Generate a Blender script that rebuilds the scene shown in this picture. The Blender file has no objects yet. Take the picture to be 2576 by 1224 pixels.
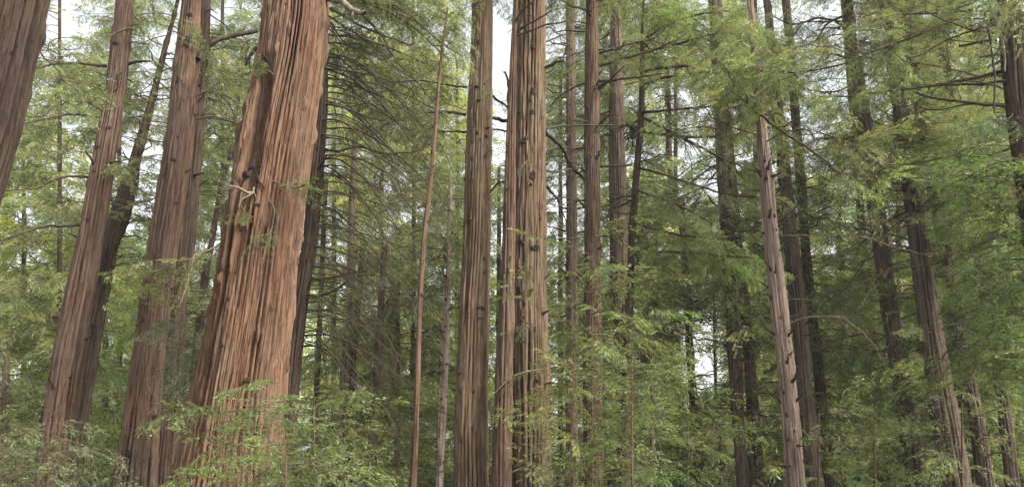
import bpy, math, random
import numpy as np
from mathutils import Vector, Matrix

R = math.radians
scene = bpy.context.scene
COL = scene.collection

# ------------------------------------------------------------------ camera
F = 1874.0            # focal length in pixels of a 2576 px wide picture
PITCH = R(16.0)
CAM_Z = 1.6
cam_d = bpy.data.cameras.new('camera')
cam_d.sensor_width = 36.0
cam_d.lens = 36.0 * F / 2576.0
cam_d.clip_end = 3000
cam = bpy.data.objects.new('camera', cam_d)
COL.objects.link(cam)
cam.location = (0, 0, CAM_Z)
cam.rotation_euler = (math.pi / 2 + PITCH, 0, 0)
scene.camera = cam

# ------------------------------------------------------------------ sky, sun, exposure
SUN_EL, SUN_AZ = R(42), R(122)          # azimuth from +Y towards +X
world = bpy.data.worlds.new('World')
scene.world = world
world.use_nodes = True
wn, wl = world.node_tree.nodes, world.node_tree.links
wn.clear()
sky = wn.new('ShaderNodeTexSky')
sky.sky_type = 'NISHITA'
sky.sun_disc = False
sky.sun_elevation = SUN_EL
sky.sun_rotation = SUN_AZ
sky.air_density = 1.0
sky.dust_density = 3.0
hsv = wn.new('ShaderNodeHueSaturation')   # overcast: the blue is nearly gone
hsv.inputs['Saturation'].default_value = 0.14
bg = wn.new('ShaderNodeBackground')
bg.inputs['Strength'].default_value = 0.135
wo = wn.new('ShaderNodeOutputWorld')
wl.new(sky.outputs[0], hsv.inputs['Color'])
wl.new(hsv.outputs[0], bg.inputs['Color'])
wl.new(bg.outputs[0], wo.inputs['Surface'])
sun_d = bpy.data.lights.new('sun', 'SUN')
sun_d.energy = 1.5
sun_d.angle = R(13)
sun_d.color = (1.0, 0.95, 0.88)
sun = bpy.data.objects.new('sun', sun_d)
COL.objects.link(sun)
sv = Vector((math.sin(SUN_AZ) * math.cos(SUN_EL), math.cos(SUN_AZ) * math.cos(SUN_EL), math.sin(SUN_EL)))
sun.rotation_euler = sv.to_track_quat('Z', 'Y').to_euler()
scene.view_settings.view_transform = 'Standard'
scene.view_settings.look = 'None'
scene.view_settings.exposure = 1.68
scene.view_settings.gamma = 1.0
scene.view_settings.use_curve_mapping = False
cy = scene.cycles
cy.use_denoising = True
cy.denoising_prefilter = 'NONE'
cy.max_bounces = 7
cy.diffuse_bounces = 5
cy.glossy_bounces = 2
cy.transmission_bounces = 4
cy.transparent_max_bounces = 4
cy.sample_clamp_indirect = 6.0
cy.use_fast_gi = False

# ------------------------------------------------------------------ helpers
CP, SP = math.cos(PITCH), math.sin(PITCH)

def P(px, py, D):
    """a point of the place at forward distance D, found along a sight line"""
    x = (px - 1288.0) / F
    y = (612.0 - py) / F
    dy = CP - y * SP
    dz = SP + y * CP
    t = D / dy
    return Vector((x * t, D, CAM_Z + dz * t))

def scale_at(py, D):
    y = (612.0 - py) / F
    return D / (CP - y * SP) / F       # metres per pixel

def proj(p):
    dx, dy, dz = p[0], p[1], p[2] - CAM_Z
    f = dy * CP + dz * SP
    if f < 0.1:
        return None
    u = -dy * SP + dz * CP
    return 1288 + F * dx / f, 612 - F * u / f

def mk_mesh(name, V, Q, mats, midx=None, smooth=False, attr=None, tone=None):
    me = bpy.data.meshes.new(name)
    V = np.asarray(V, dtype=np.float32)
    Q = np.asarray(Q, dtype=np.int32)
    n, m = len(V), len(Q)
    k = Q.shape[1]
    me.vertices.add(n)
    me.vertices.foreach_set('co', V.ravel())
    me.loops.add(m * k)
    me.loops.foreach_set('vertex_index', Q.ravel())
    me.polygons.add(m)
    me.polygons.foreach_set('loop_start', np.arange(0, m * k, k, dtype=np.int32))
    for mt in mats:
        me.materials.append(mt)
    if midx is not None:
        me.polygons.foreach_set('material_index', np.asarray(midx, dtype=np.int32))
    me.polygons.foreach_set('use_smooth', np.full(m, smooth, dtype=bool))
    if attr is not None:
        a = me.attributes.new('ridge', 'FLOAT', 'POINT')
        a.data.foreach_set('value', np.asarray(attr, dtype=np.float32))
    if tone is not None:
        a = me.attributes.new('tone', 'FLOAT', 'POINT')
        a.data.foreach_set('value', np.asarray(tone, dtype=np.float32))
    me.update()
    me.validate()
    return me

def link(name, me, parent=None, mw=None, color=None):
    o = bpy.data.objects.new(name, me)
    COL.objects.link(o)
    if parent is not None:
        o.parent = parent
    if mw is not None:
        o.matrix_basis = mw
    if color is not None:
        o.color = color
    return o

def thing(name, loc, label, cat, group=None):
    o = bpy.data.objects.new(name, None)
    COL.objects.link(o)
    o.location = loc
    o.empty_display_size = 0.3
    o['label'] = label
    o['category'] = cat
    if group:
        o['group'] = group
    return o

# periodic value noise for bark relief
_rs = np.random.RandomState(7)
_TAB = _rs.rand(512, 512).astype(np.float32)

def vnoise(u, v, pu, seed=0):
    """u periodic with integer period pu"""
    iu, iv = np.floor(u).astype(int), np.floor(v).astype(int)
    fu, fv = u - iu, v - iv
    fu = fu * fu * (3 - 2 * fu)
    fv = fv * fv * (3 - 2 * fv)
    def g(a, b):
        return _TAB[(a % pu + seed * 37) % 512, (b + seed * 71) % 512]
    return (g(iu, iv) * (1 - fu) + g(iu + 1, iv) * fu) * (1 - fv) + (g(iu, iv + 1) * (1 - fu) + g(iu + 1, iv + 1) * fu) * fv

# ------------------------------------------------------------------ materials
def nt(name):
    m = bpy.data.materials.new(name)
    m.use_nodes = True
    m.node_tree.nodes.clear()
    return m, m.node_tree.nodes, m.node_tree.links

def mixc(n, l, fac, a, b, mode='MIX'):
    x = n.new('ShaderNodeMix')
    x.data_type = 'RGBA'
    x.blend_type = mode
    for s, v in ((0, fac), (6, a), (7, b)):
        if hasattr(v, 'is_output') or hasattr(v, 'links'):
            l.new(v, x.inputs[s])
        else:
            x.inputs[s].default_value = v if s == 0 else (*v[:3], 1)
    return x.outputs[2]

def ramp(n, l, src, pts):
    r = n.new('ShaderNodeValToRGB')
    e = r.color_ramp.elements
    while len(e) < len(pts):
        e.new(0.5)
    for i, (p, c) in enumerate(pts):
        e[i].position = p
        e[i].color = (c, c, c, 1) if not isinstance(c, tuple) else (*c, 1)
    l.new(src, r.inputs[0])
    return r.outputs[0]

def noise(n, l, vec, scale, detail=3, rough=0.6, dist=0.0):
    t = n.new('ShaderNodeTexNoise')
    t.inputs['Scale'].default_value = scale
    t.inputs['Detail'].default_value = detail
    t.inputs['Roughness'].default_value = rough
    t.inputs['Distortion'].default_value = dist
    l.new(vec, t.inputs['Vector'])
    return t.outputs['Fac']

def bark_mat(name, furrow, mid, ridge, weather, moss=0.0, grey=0.3):
    furrow, mid, ridge, weather = [(c[0] * .82, c[1] * .77, c[2] * .71) for c in (furrow, mid, ridge, weather)]
    m, n, l = nt(name)
    tc = n.new('ShaderNodeTexCoord')
    mp = n.new('ShaderNodeMapping')
    mp.inputs['Scale'].default_value = (1, 1, 0.07)
    l.new(tc.outputs['Object'], mp.inputs['Vector'])
    mp2 = n.new('ShaderNodeMapping')
    mp2.inputs['Scale'].default_value = (1, 1, 0.22)
    l.new(tc.outputs['Object'], mp2.inputs['Vector'])
    at = n.new('ShaderNodeAttribute')
    at.attribute_name = 'ridge'
    fib = noise(n, l, mp.outputs[0], 26, 5, 0.75)           # fine fibres
    strip = noise(n, l, mp.outputs[0], 14, 3, 0.6)         # long strips of tone
    patch = noise(n, l, mp2.outputs[0], 2.3, 4, 0.65)      # big patches of weathering
    fleck = noise(n, l, mp2.outputs[0], 30, 3, 0.7)
    ta = n.new('ShaderNodeAttribute')
    ta.attribute_name = 'tone'
    st = n.new('ShaderNodeMath'); st.operation = 'MULTIPLY_ADD'
    l.new(ta.outputs['Fac'], st.inputs[0]); st.inputs[1].default_value = 0.7
    l.new(strip, st.inputs[2])
    base = mixc(n, l, ramp(n, l, st.outputs[0], [(0.6, 0.0), (1.1, 1.0)]), mid, ridge)
    base = mixc(n, l, ramp(n, l, patch, [(0.42, 0.0), (0.68, grey)]), base, weather)
    base = mixc(n, l, ramp(n, l, fleck, [(0.58, 0.0), (0.72, 0.55)]), base, ridge)
    base = mixc(n, l, ramp(n, l, at.outputs['Fac'], [(0.30, 1.0), (0.72, 0.0)]), base, furrow)
    base = mixc(n, l, ramp(n, l, fib, [(0.36, 0.8), (0.52, 0.0)]), base, furrow)
    base = mixc(n, l, ramp(n, l, fib, [(0.55, 0.0), (0.72, 0.6)]), base, ridge)
    stn = noise(n, l, mp.outputs[0], 2.6, 4, 0.7)          # long dark damp stains
    base = mixc(n, l, ramp(n, l, stn, [(0.36, 0.4), (0.48, 0.0)]), base, furrow)
    if moss > 0:
        mo = noise(n, l, tc.outputs['Object'], 1.4, 5, 0.7)
        base = mixc(n, l, ramp(n, l, mo, [(0.46, 0.0), (0.62, moss)]), base, (0.13, 0.13, 0.055))
    hz = n.new('ShaderNodeMath'); hz.operation = 'MULTIPLY_ADD'
    l.new(fib, hz.inputs[0]); hz.inputs[1].default_value = 0.6
    l.new(fleck, hz.inputs[2])
    bp = n.new('ShaderNodeBump')
    bp.inputs['Strength'].default_value = 0.9
    bp.inputs['Distance'].default_value = 0.02
    l.new(hz.outputs[0], bp.inputs['Height'])
    b = n.new('ShaderNodeBsdfPrincipled')
    b.inputs['Roughness'].default_value = 0.9
    b.inputs['Specular IOR Level'].default_value = 0.15
    l.new(base, b.inputs['Base Color'])
    l.new(bp.outputs[0], b.inputs['Normal'])
    o = n.new('ShaderNodeOutputMaterial')
    l.new(b.outputs[0], o.inputs[0])
    return m

BARK = {
    'giant': bark_mat('bark_giant', (0.024, 0.011, 0.007), (0.11, 0.050, 0.029), (0.26, 0.158, 0.104), (0.195, 0.148, 0.115), 0.05, 0.7),
    'red': bark_mat('bark_red', (0.024, 0.013, 0.010), (0.105, 0.058, 0.041), (0.245, 0.155, 0.112), (0.18, 0.148, 0.125), 0.12, 0.8),
    'tan': bark_mat('bark_tan', (0.024, 0.014, 0.010), (0.13, 0.080, 0.053), (0.305, 0.208, 0.143), (0.21, 0.172, 0.13), 0.2, 0.7),
    'pink': bark_mat('bark_pink', (0.034, 0.021, 0.017), (0.135, 0.087, 0.069), (0.28, 0.20, 0.16), (0.21, 0.18, 0.155), 0.1, 0.8),
    'pale': bark_mat('bark_pale', (0.07, 0.05, 0.04), (0.26, 0.18, 0.15), (0.46, 0.35, 0.30), (0.38, 0.33, 0.29), 0.1, 0.6),
    'ghost': bark_mat('bark_ghost', (0.10, 0.07, 0.06), (0.36, 0.25, 0.215), (0.60, 0.47, 0.42), (0.5, 0.44, 0.40), 0.05, 0.6),  # pale bark, lightened in colour to offset the shade of neighbouring trunks
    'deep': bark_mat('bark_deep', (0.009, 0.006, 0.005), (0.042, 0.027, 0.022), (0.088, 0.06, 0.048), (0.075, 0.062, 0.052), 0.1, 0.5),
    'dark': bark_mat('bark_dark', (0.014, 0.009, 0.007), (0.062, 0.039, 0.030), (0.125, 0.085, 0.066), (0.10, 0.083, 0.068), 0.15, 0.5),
    'brown': bark_mat('bark_brown', (0.020, 0.012, 0.009), (0.088, 0.060, 0.048), (0.19, 0.140, 0.115), (0.15, 0.125, 0.108), 0.2, 0.75),
    'orange': bark_mat('bark_orange', (0.035, 0.018, 0.012), (0.12, 0.062, 0.042), (0.22, 0.135, 0.098), (0.17, 0.12, 0.095), 0.15, 0.6),
}

def wood_mat(name, c1, c2, moss, mossc=(0.12, 0.13, 0.035)):
    m, n, l = nt(name)
    tc = n.new('ShaderNodeTexCoord')
    a = noise(n, l, tc.outputs['Object'], 9, 4, 0.7)
    b_ = noise(n, l, tc.outputs['Object'], 3.1, 4, 0.7)
    base = mixc(n, l, ramp(n, l, a, [(0.35, 0.0), (0.65, 1.0)]), c1, c2)
    if moss > 0:
        ge = n.new('ShaderNodeNewGeometry')
        sx = n.new('ShaderNodeSeparateXYZ')
        l.new(ge.outputs['Normal'], sx.inputs[0])
        up = ramp(n, l, sx.outputs['Z'], [(0.0, 0.25), (0.7, 1.0)])
        mm = n.new('ShaderNodeMath'); mm.operation = 'MULTIPLY'
        l.new(ramp(n, l, b_, [(0.4, 0.0), (0.55, moss)]), mm.inputs[0])
        l.new(up, mm.inputs[1])
        base = mixc(n, l, mm.outputs[0], base, mossc)
    b = n.new('ShaderNodeBsdfPrincipled')
    b.inputs['Roughness'].default_value = 0.85
    b.inputs['Specular IOR Level'].default_value = 0.2
    l.new(base, b.inputs['Base Color'])
    bp = n.new('ShaderNodeBump'); bp.inputs['Distance'].default_value = 0.01
    l.new(a, bp.inputs['Height']); l.new(bp.outputs[0], b.inputs['Normal'])
    o = n.new('ShaderNodeOutputMaterial')
    l.new(b.outputs[0], o.inputs[0])
    return m

WOOD = {
    'dark': wood_mat('branch_dark', (0.03, 0.022, 0.018), (0.09, 0.065, 0.05), 0.35),
    'mossy': wood_mat('branch_mossy', (0.035, 0.026, 0.02), (0.07, 0.055, 0.04), 0.6, (0.12, 0.13, 0.035)),
    'pale': wood_mat('branch_pale', (0.11, 0.082, 0.06), (0.27, 0.22, 0.165), 0.5, (0.2, 0.21, 0.1)),
    'twig': wood_mat('twig_bark', (0.05, 0.036, 0.026), (0.15, 0.11, 0.08), 0.25),
    'scar': wood_mat('scar_wood', (0.02, 0.014, 0.012), (0.07, 0.048, 0.036), 0.0),
}

def leaf_mat(name, dark, light, trans=0.4, rough=0.42, spec=0.5):
    m, n, l = nt(name)
    tc = n.new('ShaderNodeTexCoord')
    oi = n.new('ShaderNodeObjectInfo')
    ge = n.new('ShaderNodeNewGeometry')
    a = noise(n, l, ge.outputs['Position'], 0.9, 3, 0.6)
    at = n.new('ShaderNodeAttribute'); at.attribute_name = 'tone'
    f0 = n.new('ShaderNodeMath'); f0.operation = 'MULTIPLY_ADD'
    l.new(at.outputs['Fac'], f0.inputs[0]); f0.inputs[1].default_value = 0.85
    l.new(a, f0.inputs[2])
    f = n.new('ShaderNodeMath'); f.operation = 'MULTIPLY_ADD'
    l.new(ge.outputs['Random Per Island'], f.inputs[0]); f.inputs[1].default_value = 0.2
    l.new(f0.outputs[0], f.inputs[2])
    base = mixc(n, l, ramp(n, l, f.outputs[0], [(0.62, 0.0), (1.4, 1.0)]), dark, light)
    # now and then a dead brown spray
    base = mixc(n, l, ramp(n, l, ge.outputs['Random Per Island'], [(0.955, 0.0), (0.965, 0.8)]), base, (0.16, 0.10, 0.05))
    base = mixc(n, l, 1.0, base, oi.outputs['Color'], 'MULTIPLY')
    p = n.new('ShaderNodeBsdfPrincipled')
    p.inputs['Roughness'].default_value = rough
    p.inputs['Specular IOR Level'].default_value = spec
    l.new(base, p.inputs['Base Color'])
    t = n.new('ShaderNodeBsdfTranslucent')
    tcol = mixc(n, l, 1.0, base, (1.15, 1.25, 0.62), 'MULTIPLY')
    l.new(tcol, t.inputs['Color'])
    ms = n.new('ShaderNodeMixShader')
    ms.inputs[0].default_value = trans
    l.new(p.outputs[0], ms.inputs[1]); l.new(t.outputs[0], ms.inputs[2])
    o = n.new('ShaderNodeOutputMaterial')
    l.new(ms.outputs[0], o.inputs[0])
    return m

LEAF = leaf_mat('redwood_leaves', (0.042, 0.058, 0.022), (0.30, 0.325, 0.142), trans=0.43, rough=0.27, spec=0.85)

# ------------------------------------------------------------------ tube geometry
def tube(pts, rad, sides=5, V=None, Q=None):
    """append a tapered tube along pts"""
    pts = np.asarray(pts, dtype=float)
    n = len(pts)
    tan = np.gradient(pts, axis=0)
    tan /= np.linalg.norm(tan, axis=1)[:, None] + 1e-9
    ref = np.array([0.13, 0.21, 1.0]) if abs(tan[:, 2].mean()) < 0.8 else np.array([1.0, 0.2, 0.1])
    a = np.cross(tan, ref); a /= np.linalg.norm(a, axis=1)[:, None] + 1e-9
    b = np.cross(tan, a)
    th = np.arange(sides) * 2 * math.pi / sides
    rad = np.broadcast_to(np.asarray(rad, float), (n,))
    ring = pts[:, None, :] + rad[:, None, None] * (np.cos(th)[None, :, None] * a[:, None, :] + np.sin(th)[None, :, None] * b[:, None, :])
    base = sum(len(v) for v in V)
    V.append(ring.reshape(-1, 3))
    i = np.arange(n - 1)[:, None] * sides
    j = np.arange(sides)[None, :]
    j2 = (j + 1) % sides
    q = np.stack([i + j, i + sides + j, i + sides + j2, i + j2], -1).reshape(-1, 4) + base
    Q.append(q)

def smooth_path(pts, k=6):
    """Catmull-Rom through control points"""
    p = np.asarray([list(v) for v in pts], float)
    p = np.vstack([2 * p[0] - p[1], p, 2 * p[-1] - p[-2]])
    out = []
    for i in range(1, len(p) - 2):
        for t in np.linspace(0, 1, k, endpoint=False):
            a, b, c, d = p[i - 1], p[i], p[i + 1], p[i + 2]
            out.append(0.5 * ((2 * b) + (c - a) * t + (2 * a - 5 * b + 4 * c - d) * t * t + (3 * b - a - 3 * c + d) * t ** 3))
    out.append(p[-2])
    return np.array(out)

# ------------------------------------------------------------------ boughs (shared meshes)
def leaf_quads(base, direc, side, L, W, rs):
    """diamond-ish leaflets: base (n,3), direc (n,3), side (n,3)"""
    n = len(base)
    Lr = (L * rs.uniform(0.7, 1.2, n))[:, None]
    Wr = (W * rs.uniform(0.7, 1.2, n))[:, None]
    nor = np.cross(direc, side)
    v0 = base
    v1 = base + direc * Lr * 0.45 + side * Wr * 0.5 + nor * Wr * 0.12
    v2 = base + direc * Lr - nor * Lr * 0.12
    v3 = base + direc * Lr * 0.45 - side * Wr * 0.5 + nor * Wr * 0.12
    V = np.stack([v0, v1, v2, v3], 1).reshape(-1, 3)
    Q = np.arange(n * 4).reshape(-1, 4)
    return V, Q

def nrm(a):
    return a / (np.linalg.norm(a, axis=-1, keepdims=True) + 1e-9)

def make_bough(seed, length=3.0, n2=26, n3=10, nl=7, leaf=0.05, lw=0.016, spray=0.32, droop=0.9, rise=0.25, bare=0.15, hang=0.35, wood_r=0.022, twigs3=True, gapp=0.15, tilt=0.75):
    rs = np.random.RandomState(seed)
    s = np.linspace(0, 1, 12)
    wob = np.cumsum(rs.normal(0, 0.035, 12)); wob -= wob[0]
    ax = np.stack([s * length, wob * length * 0.6, (rise * s - droop * 0.5 * s ** 2) * length * 0.6], 1)
    WV, WQ = [], []
    tube(ax, wood_r * (1 - 0.85 * s), 5, WV, WQ)
    LB, LD, LS, LT = [], [], [], []
    def at_axis(t):
        return np.array([np.interp(t, s, ax[:, k]) for k in range(3)])
    for i in range(n2):
        t = bare + (1 - bare) * (i + rs.rand() * 0.8) / n2
        sg = 1 if i % 2 else -1
        if rs.rand() < gapp:
            continue
        b = at_axis(t)
        l2 = length * 0.36 * (1 - 0.62 * t) * rs.uniform(0.55, 1.25) * min(1, 0.5 + t * 2)
        ang = R(rs.uniform(38, 72))
        d = np.array([math.cos(ang), sg * math.sin(ang), rs.normal(0.0, 0.34)])
        d /= np.linalg.norm(d)
        ss = np.linspace(0, 1, 5)
        tw = b + d * (ss * l2)[:, None] + np.stack([ss * 0, ss * 0, -hang * ss ** 2 * l2 * rs.uniform(0.5, 1.5)], 1)
        tube(tw, wood_r * 0.35 * (1 - 0.8 * ss) * (1 - 0.5 * t), 3, WV, WQ)
        m = max(3, int(n3 * l2 / (length * 0.28)))
        for j in range(m):
            q = (j + rs.rand()) / m
            q = 0.12 + 0.88 * q
            bb = np.array([np.interp(q, ss, tw[:, k]) for k in range(3)])
            sg2 = 1 if j % 2 else -1
            a2 = R(rs.uniform(25, 62)) * sg2
            dxy = np.array([d[0] * math.cos(a2) - d[1] * math.sin(a2), d[0] * math.sin(a2) + d[1] * math.cos(a2), -hang * rs.uniform(0.2, 1.6) + rs.normal(0, 0.15)])
            dxy = dxy / np.linalg.norm(dxy)
            L3 = spray * rs.uniform(0.5, 1.25) * (1.1 - 0.4 * q)
            # plane of the spray
            up = nrm(np.array([rs.normal(0, tilt), rs.normal(0, tilt), 1.0]))
            sd = nrm(np.cross(up, dxy))
            if twigs3:
                e = bb + dxy * L3
                tube(np.array([bb, e]), np.array([0.004, 0.002]), 3, WV, WQ)
            k = np.arange(nl * 2 + 1)
            u = (k // 2 + 0.3) / nl
            u = np.clip(u, 0, 1)
            si = np.where(k % 2 == 0, 1.0, -1.0)
            si[-1] = 0.0
            pos = bb + dxy * (u * L3)[:, None] + np.array([0, 0, -0.12 * L3]) * (u ** 2)[:, None]
            opn = R(48) * (1 - 0.35 * u)
            dr = dxy[None] * np.cos(opn)[:, None] + sd[None] * (si * np.sin(opn))[:, None] + rs.normal(0, 0.16, (len(k), 3))
            dr = nrm(dr)
            sdv = nrm(np.cross(nrm(up + rs.normal(0, 0.3, (len(k), 3))), dr))
            LB.append(pos); LD.append(dr); LS.append(sdv)
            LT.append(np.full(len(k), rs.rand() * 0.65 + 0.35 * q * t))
    LB, LD, LS = np.vstack(LB), np.vstack(LD), np.vstack(LS)
    lv, lq = leaf_quads(LB, LD, LS, leaf, lw, rs)
    WV, WQ = np.vstack(WV), np.vstack(WQ)
    return WV, WQ, lv, lq, np.repeat(np.concatenate(LT), 4)

def bough_pair(name, **kw):
    WV, WQ, lv, lq, lt = make_bough(**kw)
    w = mk_mesh(name + '_wood', WV, WQ, [WOOD['twig']], smooth=True)
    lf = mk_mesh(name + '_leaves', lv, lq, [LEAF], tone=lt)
    return w, lf

def bough_one(name, **kw):
    WV, WQ, lv, lq, lt = make_bough(**kw)
    V = np.vstack([WV, lv]); Q = np.vstack([WQ, lq + len(WV)])
    mi = np.concatenate([np.zeros(len(WQ), int), np.ones(len(lq), int)])
    return mk_mesh(name, V, Q, [WOOD['twig'], LEAF], midx=mi, tone=np.concatenate([np.zeros(len(WV)), lt]))

NEAR = [bough_pair('near_bough', seed=10 + i, gapp=0.35, length=2.2, n2=20, n3=8, nl=7, leaf=0.052, lw=0.017, spray=0.21, droop=0.5 + 0.25 * i, hang=0.25 + 0.15 * (i % 3), wood_r=0.012) for i in range(5)]
MID = [bough_pair('mid_bough', seed=40 + i, length=3.2, n2=28, n3=11, nl=6, leaf=0.075, lw=0.026, spray=0.34, droop=[0.5, 0.9, 1.4, 1.9, 0.7, 1.2][i], rise=[.3, .2, .3, .4, 0, .1][i], hang=[.3, .5, .8, 1.0, .4, .6][i], wood_r=0.024, twigs3=False) for i in range(6)]
FAR = [bough_one('far_bough', seed=80 + i, length=3.6, n2=24, n3=8, nl=3, leaf=0.15, lw=0.06, spray=0.45, droop=[0.6, 1.0, 1.5, 1.9, 0.4][i], hang=[.3, .5, .9, 1.1, .3][i], wood_r=0.03, twigs3=False) for i in range(5)]

# ------------------------------------------------------------------ trunks
class Tree:
    pass

def trunk_profile(keys, D):
    """keys: (y, xl, xr) px -> arrays z, cx, r sorted upwards, extended to the ground and above the frame"""
    z, cx, r = [], [], []
    for (y, xl, xr) in sorted(keys, key=lambda k: -k[0]):
        p = P((xl + xr) / 2, y, D)
        z.append(p.z); cx.append(p.x); r.append((xr - xl) / 2 * scale_at(y, D))
    z, cx, r = map(np.array, (z, cx, r))
    return z, cx, r

def ground_z(x, y):
    return 0.35 * math.sin(x * 0.07 + 1) * math.sin(y * 0.05) + 0.0

def make_trunk(name, keys, D, bark, label, cols=None, group=None, relief=0.035, flute=0.03, furrow=0.10, wiggle=0.0, top=-260, ext_top=True, zstep=None, scoops=(), seed=0, cat='tree', lean=0.0, name_trunk='trunk'):
    z, cx, r = trunk_profile(keys, D)
    # extend down
    s_x = (cx[1] - cx[0]) / (z[1] - z[0]); s_r = (r[1] - r[0]) / (z[1] - z[0])
    gz = ground_z(cx[0], D) - 0.35
    dz = gz - z[0]
    if dz < -0.05:
        flare = r[0] * 0.12 if dz > -6 else 0.0
        z = np.insert(z, 0, gz); cx = np.insert(cx, 0, cx[0] + s_x * dz * 0.8)
        r = np.insert(r, 0, r[0] + min(abs(s_r * dz), r[0] * 0.35) + flare)
    if ext_top:
        zt = P(cx[-1], top, D).z
        if zt > z[-1]:
            m = -3 if len(z) > 3 else 0
            sx = (cx[-1] - cx[m]) / (z[-1] - z[m]); sr = min(0, (r[-1] - r[m]) / (z[-1] - z[m]))
            dz = zt - z[-1]
            z = np.append(z, zt); cx = np.append(cx, cx[-1] + sx * dz)
            r = np.append(r, max(r[-1] * 0.35, r[-1] + sr * dz))
    # slight depth lean
    pxm = D / 745.0
    rm = r.mean()
    cols = cols or int(np.clip(2 * math.pi * rm / (pxm * 0.62), 16, 460))
    zs = zstep or max(0.05, pxm * 2.4)
    rows = int((z[-1] - z[0]) / zs) + 2
    zz = np.linspace(z[0], z[-1], rows)
    # smooth interpolation
    def sm(a):
        b = np.interp(zz, z, a)
        k = max(1, int(0.6 / zs))
        if k > 1:
            pad = np.concatenate([2 * b[0] - b[k:0:-1], b, 2 * b[-1] - b[-2:-k - 2:-1]])
            ker = np.hanning(2 * k + 1); ker /= ker.sum()
            b = np.convolve(pad, ker, 'same')[k:-k]
        return b
    CX, RR = sm(cx), sm(r)
    th = np.arange(cols) * 2 * math.pi / cols
    TH, ZZ = np.meshgrid(th, zz)
    U = TH / (2 * math.pi)
    sd = seed + 3
    # fluting / lobes
    kl = max(4, int(rm * 9))
    lobes = vnoise(U * kl + 0.015 * ZZ, ZZ * 0.10, kl, sd) - 0.5
    basef = 1 + 1.4 * np.exp(-np.maximum(ZZ, 0) / 2.5)
    def strips(width, amp, zf, seg, q):
        nf = max(5, int(round(2 * math.pi * rm / width)))
        m = max(3, nf // 3)
        w = (vnoise(U * m, ZZ * zf, m, sd + q) - 0.5) * amp * 2 + (vnoise(U * nf, ZZ * zf * 3, nf, sd + q + 1) - 0.5) * 0.2
        m5 = max(3, nf // 5)
        w = w + 2.6 * vnoise(U * m5, ZZ * 0.05, m5, sd + q + 7)
        S = U * nf + w
        k = np.floor(S).astype(int)
        f = S - k
        k = k % nf
        e = np.minimum(f, 1 - f) * 2
        cw = 0.16 + 0.7 * vnoise(U * nf, ZZ * 0.7, nf, sd + q + 2) ** 1.3
        prof = np.clip(e / cw, 0, 1) ** 0.75
        zs_ = ZZ / seg + _TAB[(k * 7 + q) % 512, (sd * 3) % 512] * 9 + (f - 0.5) * 0.35 * np.sign(_TAB[(k * 5) % 512, q] - 0.5)
        zi = np.floor(zs_).astype(int)
        fz = zs_ - zi
        h = _TAB[(k * 13 + q) % 512, (zi * 17 + sd) % 512]
        end = np.clip(np.minimum(fz, 1 - fz) * seg / 0.05, 0, 1)
        return prof, h, end
    p1, h1, e1 = strips(furrow, 0.45, 0.2, 2.2, 11)
    p2, h2, e2 = strips(furrow * 0.40, 0.6, 0.4, 0.6, 23)
    open_ = vnoise(U * kl * 3, ZZ * 0.30, kl * 3, sd + 6)
    open_ = np.clip((open_ - 0.25) * 1.9, 0, 1.15)
    ridge = 1 - (1 - p1) * (0.25 + 0.75 * open_) - (1 - p2) * 0.38 * (1.2 - open_) - 0.16 * (1 - e2) - 0.15 * (1 - e1)
    disp = relief * ((p1 - 1) * 2.4 * (0.15 + open_) + (p2 - 1) * 0.5 + (h1 - 0.5) * 0.9 + (h2 - 0.5) * 0.45 + 0.2) + flute * rm * 2.0 * lobes * basef
    nf = max(6, int(round(2 * math.pi * rm / furrow)))
    shred = vnoise(U * nf, ZZ * 1.8, nf, sd + 8)
    disp += relief * 1.5 * np.clip(shred - 0.78, 0, 1) * 4
    disp -= np.percentile(disp, 82)
    tone = h1 * 0.5 + h2 * 0.5
    X0 = CX[:, None] * np.ones_like(TH)
    Rd = RR[:, None] + disp
    for (spx, spy, hw, hh, dep) in scoops:      # hollows seen from the front
        sp_ = P(spx, spy, D)
        c = np.interp(sp_.z, zz, CX); rr = np.interp(sp_.z, zz, RR)
        ph = math.asin(max(-0.98, min(0.98, (sp_.x - c) / rr)))
        ang = (ph - math.pi / 2) % (2 * math.pi)
        da = (TH - ang + math.pi) % (2 * math.pi) - math.pi
        drift = 0.25 * (vnoise(U * 0 + 1, ZZ * 0.8, 8, sd + 9) - 0.5)
        g = np.exp(-((da + drift * hw * 3) / hw) ** 4 - ((ZZ - sp_.z) / hh) ** 4)
        Rd -= dep * g
    if wiggle:
        X0 = X0 + wiggle * np.sin(ZZ * 0.9 + sd)
    root = thing(name, (CX[0], D, ground_z(CX[0], D)), label, cat, group)
    Vx = X0 + Rd * np.cos(TH)
    Vy = Rd * np.sin(TH)
    V = np.stack([Vx - CX[0], Vy, ZZ - ground_z(CX[0], D)], -1).reshape(-1, 3)
    i = np.arange(rows - 1)[:, None] * cols
    j = np.arange(cols)[None, :]
    j2 = (j + 1) % cols
    Q = np.stack([i + j, i + j2, i + cols + j2, i + cols + j], -1).reshape(-1, 4)
    rg = np.clip(ridge, 0, 1)
    me = mk_mesh('trunk', V, Q, [BARK[bark]], smooth=True, attr=rg.ravel(), tone=tone.ravel())
    link(name_trunk, me, root)
    t = Tree()
    t.root, t.D, t.zz, t.CX, t.RR = root, D, zz, CX, RR
    t.bark = bark
    return t

def axis(t, z):
    return np.interp(z, t.zz, t.CX), np.interp(z, t.zz, t.RR)

def loc(t, p):
    return np.asarray(p, float) - np.asarray(t.root.location)

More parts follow.
